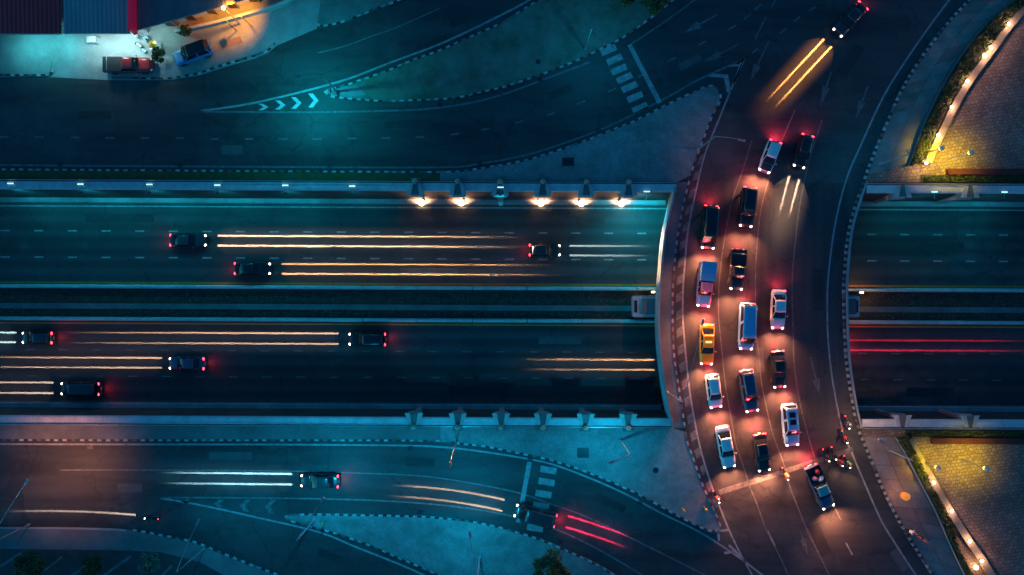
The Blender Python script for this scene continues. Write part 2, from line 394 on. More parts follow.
# bridge deck: solid curved slab with edge girders
rows = [180.5 + i * (427.5 - 180.5) / 40 for i in range(41)]
Ld, Rd = [], []
for i, r in enumerate(rows):
    for side, arr in ((-1, Ld), (1, Rd)):
        x = para_x(r, side); p = P(x, r)
        y = p.y
        if i == 0: y = YN_OUT - SK * p.x
        if i == 40: y = YS_OUT - SK * p.x
        arr.append(Vector((p.x, y, 0)))
bd = MB()
n = len(Ld)
vs = [tuple(p) for p in Ld] + [tuple(p) for p in Rd] + [(p.x, p.y, -1.1) for p in Ld] + [(p.x, p.y, -1.1) for p in Rd]
fs = []
for i in range(n-1):
    fs += [[i, n+i, n+i+1, i+1], [2*n+i, 2*n+i+1, 3*n+i+1, 3*n+i], [i, i+1, 2*n+i+1, 2*n+i], [n+i, 3*n+i, 3*n+i+1, n+i+1]]
bd.add(vs, fs)
bridge = tag(bd.build('bridge_deck', M['road_deck']), 'curved bridge roadway crossing over the expressway', kind='structure')
for k in range(6):
    t = 0.06 + 0.88 * k / 5
    A = [Vector((a.x+(b.x-a.x)*t-0.3, a.y, 0)) for a, b in zip(Ld[2:-2], Rd[2:-2])]; Bq = [p + Vector((0.6,0,0)) for p in A]
    g = MB(); g.strip_prism(A, Bq, -1.75, -1.102); g.build('girder', M['conc_dark'], bridge)

# ---- markings
def ribbon_part(parent, px, w, mat, name='lane_line', z=0.0, dz=0.004, step=0.8, skewed=False):
    m = MB(); m.ribbon(curve(px, z, step), w, dz); return m.build(name, mat, parent)
def poly_part(parent, px, mat, name, z=0.0, dz=0.004):
    m = MB(); m.sheet([P(x, y, z) + Vector((0,0,dz)) for x, y in px]); return m.build(name, mat, parent)
def arrow_px(parent, tail, head, mat, w=0.22, hw=0.95, hl=2.1):
    a, b = P(*tail), P(*head); d = (b-a); L = d.length; d.normalize(); nrm = Vector((-d.y, d.x, 0))
    c = b - d*hl
    pts = [a+nrm*w/2, c+nrm*w/2, c+nrm*hw/2, b, c-nrm*hw/2, c-nrm*w/2, a-nrm*w/2]
    m = MB(); m.sheet([p+Vector((0,0,0.006)) for p in pts]); return m.build('lane_arrow', mat, parent)
W, WW = M['paint'], M['paint_worn']
# the long lines cross from the ground onto the deck: they lie on the one level surface
ribbon_part(bridge, B_EDGE_L, 0.20, W, 'edge_line')
ribbon_part(bridge, B_EDGE_R, 0.20, W, 'edge_line')
ribbon_part(bridge, B_LANE1, 0.13, WW); ribbon_part(bridge, B_LANE2, 0.13, WW); ribbon_part(bridge, B_LANE3, 0.12, WW)
# hatched strip between kerb and edge line (painted bars)
ek = curve(B_EDGE_L[3:16], 0, 1.05); kk = B_KERB_L
for i in range(0, len(ek)-1, 2):
    a = ek[i]; b = ek[i+1]
    def kx(p): return P(at_y(kk[4:], 287.5 - p.y/0.12), 287.5 - p.y/0.12)
    ka, kb = kx(a), kx(b)
    if (a-ka).length < 0.7: continue
    o1, o2 = a+(ka-a)*0.10, b+(kb-b)*0.10; i1, i2 = ka+(a-ka)*0.30, kb+(b-kb)*0.30
    m = MB(); m.sheet([Vector((p.x,p.y,0.004)) for p in (o1, o2, i2 + (b-a)*0.4, i1 + (b-a)*0.4)]); m.build('hatch_bar', WW, bridge)
sl = MB(); sl.sheet([P(x,y)+Vector((0,0,0.008)) for x, y in ((718,490),(852,447),(854,451.5),(720,495))]); sl.build('stop_line', WW, bridge)
F_ = M['paint_faint']; arrow_px(bridge, (810.5,357), (820,396), F_); arrow_px(bridge, (831,72), (821,104), F_); arrow_px(bridge, (868,86), (856,118), F_)
arrow_px(bridge, (800,530), (808,556), M['paint_faint'], 0.18, 0.8)
# short line pieces after the stop line
for a, b in (((846,543),(853,556)), ((768,531),(775,546))):
    ribbon_part(south_road, [a, b], 0.18, W, 'lane_dash', dz=0.007)

def dash_row(parent, pts, L, w, mat, z=0.0):
    """individual dashes at pixel points; each follows its neighbours' direction"""
    cache = {}
    for i, (x, y) in enumerate(pts):
        a = pts[max(i-1,0)]; b = pts[min(i+1,len(pts)-1)]
        ang = math.atan2(-(b[1]-a[1]), b[0]-a[0]); p = P(x, y, z)
        me = cache.get('m')
        if me is None:
            m = MB(); m.sheet([(-L/2,-w/2,0),(L/2,-w/2,0),(L/2,w/2,0),(-L/2,w/2,0)]); me = m.mesh('lane_dash', mat); cache['m'] = me
        link('lane_dash', me, parent, (p.x, p.y, z+0.004), ang)
dash_row(north_road, [(-64,136.5),(-30,137),(4,137),(39,137),(75,137.5),(110,138),(145,138),(180,138),(214,139),(249,139),(283,139),(317,139),(352,138.5),(386,138),(420,137),(455,134),(486,129),(519,122),(551,114),(581,102.5),(612,90),(642,75),(672,59.5),(702,43),(732,27.5),(747,17),(758,7)], 1.05, 0.2, WW)
dash_row(north_road, [(740,62),(755,51),(783,31),(797,19),(812,9)], 0.9, 0.2, WW)
ribbon_part(north_road, [(766,17),(755,39)], 0.15, WW, 'lane_line'); ribbon_part(north_road, [(776,-2),(771,9)], 0.15, WW, 'lane_line')
arrow_px(north_road, (718,14), (684,33), WW); arrow_px(north_road, (739,44), (704,62), F_); arrow_px(north_road, (769,41), (750,81), F_)
# gore lines and chevrons, upper side
ribbon_part(north_road, [(200,111),(256,102.5),(338,82),(392,62),(447,41),(511,10),(536,-4)], 0.24, W, 'edge_line')
ribbon_part(north_road, [(200,111.6),(256,112),(326,112),(380,111),(426,109),(470,103),(507,93),(545,79),(590,62)], 0.22, WW, 'edge_line')
ribbon_part(north_road, [(-240,161),(0,165),(256,166.8),(440,167.3),(480,163.5),(522,156),(562,144),(609,126),(662,100),(700,79),(744,59.5)], 0.22, WW, 'edge_line')
ribbon_part(north_road, [(628,46),(660,25),(694.5,0),(716,-16)], 0.18, WW, 'edge_line')
ribbon_part(north_road, [(318,53),(345,46),(372,36),(400,26),(440,8)], 0.14, WW, 'edge_line')
for cx, cy, h in ((264,107,6.5),(281,105,9),(297,103,11.5),(314,100.5,14)):
    w = 6.5; t = 3.2
    poly_part(north_road, [(cx-w*0.9,cy-h*0.5),(cx-w*0.9+t*1.5,cy-h*0.5),(cx+w*0.7,cy),(cx-w*0.9+t*1.5,cy+h*0.5),(cx-w*0.9,cy+h*0.5),(cx+w*0.7-t*1.5,cy)], M['paint_bright'], 'chevron')
poly_part(north_road, [(729,67),(744.5,58.5),(735,84),(733,84),(739,66)], W, 'chevron')
poly_part(north_road, [(708,76.5),(713,73.5),(728,74.5),(731,92),(727,92),(724,78)], W, 'chevron')
# crosswalk bars + stop line, upper
for (x, y) in ((608.5,50),(614.5,59.5),(619,69.5),(624.5,78),(629.5,87),(635,97),(640,108)):
    c = P(x, y); a = math.radians(24); m = MB(); Lb, wb = 1.95, 0.78
    pts = [Matrix.Rotation(a,3,'Z') @ Vector((sx*Lb/2, sy*wb/2, 0.004)) + c for sx, sy in ((-1,-1),(1,-1),(1,1),(-1,1))]
    m.sheet(pts); m.build('crossing_bar', W, north_road)
poly_part(north_road, [(627.5,45.5),(631.5,44),(662,102),(657.5,104)], W, 'stop_line', dz=0.006)
# lower side
ribbon_part(south_road, [(-240,441),(0,444),(256,444.5),(400,445.5),(440,447),(470,450),(511,456),(549.5,463.5),(587,477),(624.5,493.5),(662,513.5),(699.5,532),(737,556),(757,571),(775,585)], 0.22, W, 'edge_line')
ribbon_part(south_road, [(60,470),(150,470),(278,471),(356,473),(431,477),(511,491),(549.5,503.5),(587,517),(637,541),(702,573.5),(730,588)], 0.16, WW)
ribbon_part(south_road, [(160,497.5),(256,498),(363.5,500),(440,505),(500,513.5),(549.5,527),(587,543.5),(617,560),(645,577),(660,588)], 0.18, WW, 'edge_line')
ribbon_part(south_road, [(160,498),(200,505),(255,517),(318.5,532),(356,547),(406,567),(440,583)], 0.22, W, 'edge_line')
for x, h in ((188,4),(221,8),(247,12),(272,14)):
    y = 499 + h*0.55; t = 5
    poly_part(south_road, [(x+4-t,y-h/2),(x+4,y-h/2),(x-2,y),(x+2,y+h/2),(x+2-t,y+h/2),(x-2-t,y)], WW, 'chevron')
for (x, y) in ((548.5,470),(546.5,482),(543.5,494),(541,506),(535,528)):
    c = P(x, y); a = math.radians(-9); m = MB(); Lb, wb = 1.95, 0.78
    m.sheet([Matrix.Rotation(a,3,'Z') @ Vector((sx*Lb/2, sy*wb/2, 0.006)) + c for sx, sy in ((-1,-1),(1,-1),(1,1),(-1,1))]); m.build('crossing_bar', W, south_road)
poly_part(south_road, [(527.5,460.5),(532,461.5),(520.5,523),(516,522)], W, 'stop_line', dz=0.008)
for a, b in (((717.5,531),(728,530)), ((718,531),(719,541)), ((729,545),(741,557)), ((724,553),(733,552))):
    ribbon_part(south_road, [a, b], 0.3, W, 'gore_line', dz=0.006)
# underpass lines
def low_line(py, mat, w, x0=-130, x1=130, name='edge_line'):
    m = MB(); y = YU(py); L = [sk((x0,y,ZU)), sk((x1,y,ZU))]; m.ribbon(L, w, 0.004); m.build(name, mat, under_road)
low_line(208.0, W, 0.16); low_line(284.5, M['paint_yellow'], 0.24); low_line(325.0, M['paint_yellow'], 0.2); low_line(403.5, WW, 0.16)
dm = MB(); dm.sheet([(-0.58,-0.09,0),(0.58,-0.09,0),(0.58,0.09,0),(-0.58,0.09,0)]); dash_me = dm.mesh('lane_dash', W)
dm = MB(); dm.sheet([(-0.58,-0.07,0),(0.58,-0.07,0),(0.58,0.07,0),(-0.58,0.07,0)]); dash_me2 = dm.mesh('lane_dash', WW)
for py, x0, me in ((232.8, 6.5, dash_me), (259.2, 6.5, dash_me), (351.8, 31.0, dash_me2), (378.0, 33.0, dash_me2)):
    x = x0 - 34*3
    while x < 1024 + 34*3:
        if not (690 < x < 820):
            p = sk((XU(x), YU(py), ZU+0.004)); link('lane_dash', me, under_road, p, -SK)
        x += 32.9 if x > 512 else 33.6

# ================================================================== kerbs and raised islands
def kerb_parts(parent, line, mats, width=0.22, h=0.15, period=1.04, side=1.0, z=0.0):
    """painted kerb: blocks alternate light / dark along the line (each joined by colour: the blocks are 4 px)"""
    mbs = [MB(), MB(), MB()]
    half = period/2; pts = catmull(line, half) if len(line) > 2 else line
    inner = offset(pts, side*width)
    for i in range(len(pts)-1):
        a, b, c, d = pts[i], pts[i+1], inner[i+1], inner[i]
        g = (b-a)*0.02
        hh = h + random.uniform(-0.008, 0.008)
        kj = 2 if random.random() < 0.14 else i % 2
        jt = Vector((random.uniform(-0.018,0.018), random.uniform(-0.018,0.018), 0))
        mbs[kj].prism([(a+g+jt)[:2], (b-g+jt)[:2], (c-g+jt)[:2], (d+g+jt)[:2]], z, z+hh)
    for mb, mt, nm in zip(mbs, tuple(mats) + (M['conc_dark'],), ('light_kerb_blocks', 'dark_kerb_blocks', 'bare_kerb_blocks')):
        if not mb.v: continue
        o = mb.build(nm, mt, parent); o['kind'] = 'stuff'
WK = (M['kerb_w'], M['kerb_k']); RK = (M['kerb_w'], M['kerb_r'])
def island(name, outline_px, mat, label, h=0.12, z=0.0):
    m = MB(); pts = [P(x, y) for x, y in outline_px]
    m.prism([(p.x, p.y) for p in pts], z, h); return tag(m.build(name, mat), label, kind='structure')
def px_of(line): return [(512 + p.x/0.12, 287.5 - p.y/0.12) for p in line]
def smooth_px(px, step=0.8): return px_of(curve(px, 0, step))

# upper gore island: footway running along the trench wall and out to the gore nose
yn = lambda x: 287.5 - (YN_OUT - SK*(x-512)*0.12)/0.12 - 0.3
ys = lambda x: 287.5 - (YS_OUT - SK*(x-512)*0.12)/0.12 + 0.3
bk = smooth_px(B_KERB_L)
bk_top = [p for p in bk if p[1] <= 180.5]; bk_bot = [p for p in bk if p[1] >= 427.6]
nk = smooth_px(N_KERB)
nk_w = [p for p in nk if p[0] <= 440]; nk_e = [p for p in nk if p[0] > 440]
north_verge = island('grass_verge_north', nk_w + [(439.8, 171.0), (439.8, yn(440)), (-240, yn(-240))], M['grass'], 'grass verge between upper slip road and expressway wall')
north_island = island('gore_island_north', [(440.2, 171.0)] + nk_e + bk_top + [(para_x(180.5,-1)+0.2, yn(677)), (440.2, yn(440))], M['pave'], 'paved gore island above the expressway wall')
kerb_parts(north_verge, [P(x,y) for x,y in nk_w], WK, side=-1)
kerb_parts(north_island, [P(x,y) for x,y in nk_e] + [P(x,y) for x,y in bk_top], WK, side=-1, period=1.04)

sk_px = smooth_px(S_KERB)
sk_w = [p for p in sk_px if p[0] <= 440]; sk_e = [p for p in sk_px if p[0] > 440]
south_verge = island('footway_south', sk_w + [(439.8, 442.0), (439.8, ys(440)), (-240, ys(-240))], M['pave_dark'], 'narrow footway between lower slip road and expressway wall')
south_island = island('gore_island_south', [(440.2, 442.0)] + sk_e + [(704,530),(714,532.5),(720,530)] + list(reversed(bk_bot)) + [(para_x(427.6,-1)+0.2, ys(673)), (440.2, ys(440))], M['pave'], 'paved gore island below the expressway beside the stop line')
kerb_parts(south_verge, [P(x,y) for x,y in sk_w], WK, side=1)
kerb_parts(south_island, [P(x,y) for x,y in sk_e] + [P(704,529.5), P(714,532), P(720,529)], WK, side=1)
kerb_parts(south_island, [P(x,y) for x,y in bk_bot], RK, side=-1)

# footway on the bridge
mid = [p for p in bk if 180.5 <= p[1] <= 427.6]
A = [P(x,y) for x,y in mid]; Bq = [P(at_y(B_PARA_L, y)+0.3, y) for x,y in mid]
A[0].y = YN_OUT - SK*A[0].x; A[-1].y = YS_OUT - SK*A[-1].x; Bq[0].y = YN_OUT - SK*Bq[0].x; Bq[-1].y = YS_OUT - SK*Bq[-1].x
m = MB(); m.strip_prism(A, Bq, 0.002, 0.12); bridge_footway = tag(m.build('bridge_footway', M['pave_dark']), 'footway along the inner side of the curved bridge', kind='structure')
kerb_parts(bridge_footway, [P(x,y) for x,y in mid], RK, side=-1, z=0.002)

# turf island between the two upper slip roads
I1_LOW = [(324,92),(329,96.5),(341,99),(363.5,101),(388.5,102),(422,101),(456,99),(482,93),(507,87),(539.5,76),(563,67.5),(587,57),(603,49),(619,41),(640,27),(665,8),(690,-14),(740,-60)]
I1_TOP = [(324,92),(329,88.5),(341,86),(356,81),(375,74.5),(392,68),(416,58),(440,49.5),(461,40),(477,33),(493.5,26),(508.5,18),(527,6),(545,-6),(610,-60)]
lo = smooth_px(I1_LOW); tp = smooth_px(I1_TOP)
M['turf'] = worn('thin_turf', (0.10,0.13,0.09), (0.19,0.20,0.16), 0.5, 0.95, 14, 0.6, c2=(0.05,0.07,0.04), scale2=0.16)
turf_island = island('turf_island', tp + list(reversed(lo)), M['turf'], 'wedge shaped turf island between the two upper slip roads')
kerb_parts(turf_island, [P(*p) for p in lo], RK, side=1); kerb_parts(turf_island, [P(*p) for p in tp], WK, side=-1)
m = MB(); m.prism([P(*p)[:2] for p in ((325,92),(331,96.3),(346,98.3),(366,95),(357,86),(344,86.6),(331,89.3))], 0.11, 0.128); m.build('paved_nose', M['pave'], turf_island)

# lower island with the palm
I2_UP = [(284,517),(286,514.3),(300,513.3),(321,513.3),(363.5,514),(406,515),(431,516),(461,519),(488.5,523.5),(517,531),(544.5,540),(574.5,553),(597,563.5),(614.5,574),(640,592)]
I2_LO = [(284,517),(288.5,520.5),(306,526),(338.5,535),(371,546.5),(402,560),(433.5,573.5),(470,592)]
lo = smooth_px(I2_LO); tp = smooth_px(I2_UP)
lower_island = island('lower_island', tp + list(reversed(lo)), M['pave'], 'paved island between the two lower slip roads')
kerb_parts(lower_island, [P(*p) for p in tp], RK, side=-1); kerb_parts(lower_island, [P(*p) for p in lo], WK, side=1)

# lower left block
SW_K = [(-240,522),(-60,525),(0,526.5),(70,527),(120,528.5),(136,531),(162.5,536),(195,543),(225,555),(250,565),(276,575),(300,588)]
k = smooth_px(SW_K)
sw = island('parking_pavement', k + [(330,640),(-240,640)], M['pave_dark'], 'dark parking area in the lower corner')
kk2 = [p for p in k if p[0] >= 132]; kw = [p for p in k if p[0] < 132]
kerb_parts(sw, [P(*p) for p in kk2], WK, side=1)
m = MB(); l = [P(*p) for p in kw]; m.strip_prism(l, offset(l, -0.25), 0, 0.15); m.build('plain_kerb', M['conc'], sw)
m = MB(); m.sheet([P(x,y,0.124) for x,y in ((-100,548),(110,550),(160,552),(200,562),(250,590),(-100,600))]); m.build('shaded_parking_asphalt', M['lot'], sw)  # tree shade laid in as a darker asphalt sheet
for a, b in (((100,556),(70,577)), ((131,556),(102,577)), ((21,553),(-10,573)), ((62,557),(40,574)), ((172,565),(160,578))):
    ribbon_part(sw, [a, b], 0.3, WW, 'parking_line', z=0.124)

# upper left forecourt and footways
NW_K1 = [(-240,75),(0,76),(30,76.3),(48,76),(53,73.5),(54.5,70)]
NW_K2 = [(112,79),(127,79.2),(150,79.5),(172,79),(200,74),(225,65.5),(253,57.5),(266,52.5),(274,47),(276,43)]
NW_K3 = [(317,24),(319,27),(326,26.8),(342,23),(366,14),(382,7.5),(400,1),(440,-16),(500,-44)]
k1, k2, k3 = smooth_px(NW_K1, .4), smooth_px(NW_K2, .4), smooth_px(NW_K3, .4)
forecourt = MB()
forecourt.sheet([P(x, y, 0.02) for x, y in [(-240,10),(-240,77.2),(50,77.2),(112,80.2),(172,80.2),(200,75.2),(226,66.8),(254,58.8),(268,53),(277,45.5),(317,28.5),(340,-60),(-240,-60)]])
forecourt = tag(forecourt.build('forecourt_pavement', M['forecourt']), 'worn concrete forecourt in front of the shops', kind='structure')
for kx_, mats in ((k1, WK), (k2, WK)):
    kerb_parts(forecourt, [P(*p) for p in kx_], mats, side=1, z=0.0)
fw = island('footway_north', k3 + [(500,-60),(330,-60),(318,20)], M['pave_dark'], 'raised footway beyond the side street')
kerb_parts(fw, [P(*p) for p in k3], RK, side=1)
l1 = MB(); l1.prism([P(*p)[:2] for p in ((-240,40),(-240,74),(0,74.6),(46,74.6),(51,72),(52,62),(48,56),(0,55))], 0.02, 0.10); l1.build('raised_apron', M['forecourt'], forecourt)
for q in (((176,24.5),(202,15.5),(205,21),(179,30.5)), ((216,44),(240,36),(243,43),(219,50))):
    m = MB(); m.sheet([P(x,y,0.026) for x,y in q]); m.build('red_paint_patch', M['slab_red'], forecourt)

# ================================================================== right-hand footways, planters, plazas
NE_PL = [(1040,-24),(1013,0),(985.5,22.5),(962,52),(943,82.5),(929,110),(918,135),(910,158),(906,167)]     # planter outer edge (street side)
NE_PR = [(1062,-24),(1026,3),(1003,28),(983,55),(958,87.5),(945,108),(938,120),(930,142.5),(922,163)]
NE_WALL = [(1078,-40),(1030,2),(1009,24),(987,54),(967.5,81),(952,107),(938.5,135),(931,150),(926,163)]
SE_PL = [(894,437),(905,456),(920,484),(935,513),(949,545),(966,580),(985,612)]
SE_PR = [(905,437),(916,456),(930,484),(943,507),(953,530),(956,546),(975,580),(1000,612)]
SE_WALL = [(908,438),(916,455),(928,476),(940,497),(953,518.5),(966,539),(978,556),(990,575),(1012,606)]
kr = smooth_px(B_KERB_R)
kr_n = [p for p in kr if p[1] <= 182]; kr_s = [p for p in kr if p[1] >= 432]; kr_m = [p for p in kr if 180 <= p[1] <= 429]
kerb_parts(bridge, [P(x,y) for x,y in kr], WK, side=1, period=0.78, width=0.3, h=0.2, z=0.0)
def resample(px, n):
    c = curve(px, 0, 0.3); return [c[int(round(i*(len(c)-1)/(n-1)))] for i in range(n)]
def ground_patch(name, px, mat, label, z):
    m = MB(); m.sheet([P(x, y) + Vector((0,0,z)) for x, y in px]); return tag(m.build(name, mat), label, kind='structure')
ye = lambda x: yn(x)
ne_ground = ground_patch('plaza_north', [(x+0.8,y) for x,y in kr_n if y < 178] + [(866, yn(866)-0.8), (1400, yn(1400)-1), (1400,-80), (1000,-80)], M['cobble'], 'plaza of small setts beyond the bridge, upper corner', 0.02)
se_ground = ground_patch('plaza_south', [(862, ys(862)+1.0)] + [(x+0.8,y) for x,y in kr_s] + [(980,640),(1400,640),(1400, ys(1400)+1)], M['cobble'], 'plaza of small setts beyond the bridge, lower corner', 0.02)
def slabs(parent, outer, inner, n, split, mats, z=0.10):
    """footway built of separate slabs: bands across, each split in two or three"""
    A, Bp = resample(outer, n+1), resample(inner, n+1)
    for i in range(n):
        for j in range(split):
            t0, t1 = j/split, (j+1)/split
            q = [A[i].lerp(Bp[i], t0), A[i+1].lerp(Bp[i+1], t0), A[i+1].lerp(Bp[i+1], t1), A[i].lerp(Bp[i], t1)]
            c = sum(q, Vector())/4
            q = [c + (p-c)*(1 - 0.045/max((p-c).length,0.1)) for p in q]
            m = MB(); m.prism([p[:2] for p in q], 0.022, z + random.uniform(-0.012, 0.012))
            m.build('footway_slab', random.choice(mats), parent)
ne_fw = MB(); a = resample([(x+3.2,y) for x,y in kr_n if y<178], 30); b = resample(NE_PL[:-1]+[(907,164)], 30)
ne_fw.strip_prism(a, b, 0.021, 0.06); ne_fw = tag(ne_fw.build('footway_north_east', M['conc_dark']), 'slabbed footway between bridge kerb and upper planter', kind='structure')
slabs(ne_fw, [(x+3.4,y) for x,y in kr_n if y<176], [(x-1,y) for x,y in NE_PL[:-1]+[(907,164)]], 14, 2, [M['slab'], M['slab'], M['slab_red']])
se_fw = MB(); a = resample([(x+3.2,y) for x,y in kr_s if y>434], 30); b = resample(SE_PL, 30)
se_fw.strip_prism(a, b, 0.021, 0.06); se_fw = tag(se_fw.build('footway_south_east', M['conc_dark']), 'slabbed footway between bridge kerb and lower planter', kind='structure')
slabs(se_fw, [(x+3.4,y) for x,y in kr_s if y>437], [(x-1,y) for x,y in SE_PL], 12, 2, [M['slab'], M['slab'], M['slab_red']])

def leaf_cloud(mb, sampler, n, size, mi=0, flat=0.5):
    for _ in range(n):
        p = sampler(); s_ = size*random.uniform(0.6,1.4)
        nrm = Vector((random.gauss(0,flat), random.gauss(0,flat), random.uniform(0.15,1))).normalized()
        t = nrm.orthogonal().normalized(); t = Matrix.Rotation(random.uniform(0,2*PI),3,nrm) @ t; b_ = nrm.cross(t)
        mb.add([p - t*s_, p - b_*s_*0.45, p + t*s_, p + b_*s_*0.45], [[0,1,2,3]], mi)
def planter(name, outer, inner, label, hed, wall_mat, leaves):
    root = empty(name, P(*outer[len(outer)//2]))
    inv = -root.location
    n = 40; a, b = resample(outer, n), resample(inner, n)
    a = [p+inv for p in a]; b = [p+inv for p in b]
    m = MB(); m.strip_prism([p.lerp(q,0.10) for p,q in zip(a,b)], [p.lerp(q,0.96) for p,q in zip(a,b)], 0.02, 0.25); m.build('soil', M['soil'], root)
    m = MB(); m.strip_prism(a, [p.lerp(q,0.10) for p,q in zip(a,b)], 0.02, 0.42); m.build('edging', wall_mat, root)
    m = MB()
    def smp():
        i = random.uniform(0, n-1.001); k_ = int(i); f = i-k_
        p = a[k_].lerp(a[k_+1], f); q = b[k_].lerp(b[k_+1], f); v = p.lerp(q, random.uniform(0.14,0.94)); v.z = 0.25 + hed*random.random()**0.7
        return v
    leaf_cloud(m, smp, leaves, 0.16); o = m.build('foliage', M['hedge'], root, recalc=False); o['kind'] = 'stuff'
    return tag(root, label, 'planter')
planter('hedge_planter', NE_PL, NE_PR, 'dark hedge strip curving beside the upper plaza', 0.75, M['conc_dark'], 6000)
planter('hedge_planter', SE_PL, SE_PR, 'dark narrow hedge strip beside the lower plaza', 0.6, M['conc'], 4500)
def low_wall(px, label, lamps, big=None):
    c = curve(px, 0, 0.6); root = empty('low_wall', c[len(c)//2]); inv = -root.location; c = [p+inv for p in c]
    m = MB(); m.strip_prism(offset(c, 0.34), offset(c, -0.34), 0.02, 0.55); m.build('wall_body', M['tan_wall'], root)
    m = MB(); m.strip_prism(offset(c, 0.42), offset(c, -0.42), 0.552, 0.64); m.build('coping', M['tan_wall'], root)
    tag(root, label, 'wall')
def wall_lamp(px, z, label, power, r=0.16, col=(1.0,0.50,0.34)):
    p = P(px[0], px[1], z + 0.3); root = empty('wall_lamp', (p.x, p.y, z))
    m = MB(); m.tube([(0,0,0),(0,0,0.06),(0,0,0.16)], [0.14,0.14,0.06], 10); m.build('lamp_base', M['dark_metal'], root)
    m = MB(); m.ball((0,0,0.27), r, 10, 6); m.build('globe', M['warm_lens'], root, smooth=True)
    lamp('POINT', 'bulb', (0,0,0.62), power, col, root, 0.15)
    return tag(root, label, 'lamp', 'globe lamps along the plaza walls')
low_wall(NE_WALL, 'tan coped wall with globe lamps curving along the upper plaza', None)
low_wall(SE_WALL, 'tan coped wall with globe lamps running along the lower plaza', None)
ords = ['first','second','third','fourth','fifth','sixth','seventh']
for i, q in enumerate(((1009,24),(991,47.5),(985,55.5),(967.5,81),(952,107),(938.5,135),(926.5,163))):
    wall_lamp(q, 0.64, 'glowing globe lamp on the upper plaza wall, %s from the picture top' % ords[i], 190, 0.22 if i == 2 else 0.17)
for i, q in enumerate(((934,482.5),(952,511),(970,541.5),(982,561))):
    wall_lamp(q, 0.64, 'glowing globe lamp on the lower plaza wall, %s from the expressway' % ords[i], 130, 0.17)
wall_lamp((976,567.5), 0.12, 'large orange globe lamp standing on the footway below the lower plaza wall', 60, 0.26, (1.0,0.45,0.12))
# plaza edges along the expressway: grass strip and red brick edging
def edge_bed(sgn, label1, label2, x0):
    yo = YN_OUT if sgn > 0 else YS_OUT
    def line(d, z=0): return [sk((XU(x0,0)+i*3.0, yo + sgn*d, z)) for i in range(40)]
    m = MB(); m.strip_prism(line(0.15), line(0.98), 0.021, 0.16); g = m.build('grass_bed', M['grass']); tag(g, label1, 'grass bed')
    mb = MB()
    def smp():
        x = XU(x0,0)+0.2+random.random()*26; p = sk((x, yo+sgn*random.uniform(0.2,0.95), 0.16+random.random()*0.2)); return p
    leaf_cloud(mb, smp, 2500, 0.11); o = mb.build('grass_tufts', M['hedge'], g, recalc=False); o['kind'] = 'stuff'
    m = MB(); m.strip_prism(line(1.0)[1:], line(1.72)[1:], 0.021, 0.5); tag(m.build('brick_kerb_wall', M['brick_red']), label2, 'low wall')
edge_bed(1, 'tufted grass bed behind the upper coping beside the plaza', 'low dark red brick edging of the upper plaza', 921)
edge_bed(-1, 'tufted grass bed behind the lower coping beside the plaza', 'low dark red brick edging of the lower plaza', 905)
# plaza lantern posts (tall globe posts, yellow flood light)
def lantern(foot, h, label, lit):
    f = P(*foot); root = empty('lantern_post', (f.x, f.y, 0.02))
    m = MB(); m.tube([(0,0,0),(0,0,0.25),(0,0,0.3),(0,0,h)], [0.13,0.12,0.06,0.045], 10); m.build('post', M['pole'], root)
    m = MB(); m.tube([(0,0,h),(0,0,h+0.08)], [0.12,0.16], 10); m.build('collar', M['dark_metal'], root)
    m = MB(); m.ball((0,0,h+0.30), 0.30, 14, 8); m.build('globe', M['globe_off'], root, smooth=True)
    if lit:
        lamp('SPOT', 'flood', (0.0,0,h-0.1), lit*10, (1.0,0.72,0.0), root, 0.12, 128, 1.0)
        m = MB(); m.tube([(0,0,h-0.1),(0,0,h-0.02)], [0.2,0.1], 12); m.build('flood_ring', M['yellow_lens'], root)
    return tag(root, label, 'lamp post', 'globe lamp posts on the plazas')
M['yellow_lens'] = glow('yellow_flood_lens', (1.0,0.75,0.1), 6.0)
lantern((949,158.8), 4.1, 'globe lamp post on the upper plaza, farther from the hedge', 900)
lantern((926.7,153), 2.9, 'globe lamp post on the upper plaza close to its curved wall', 450)
lantern((963.5,460), 4.1, 'globe lamp post on the lower plaza, farther from the hedge', 800)
lantern((923,461.5), 2.9, 'globe lamp post on the lower plaza close to its straight wall', 300)

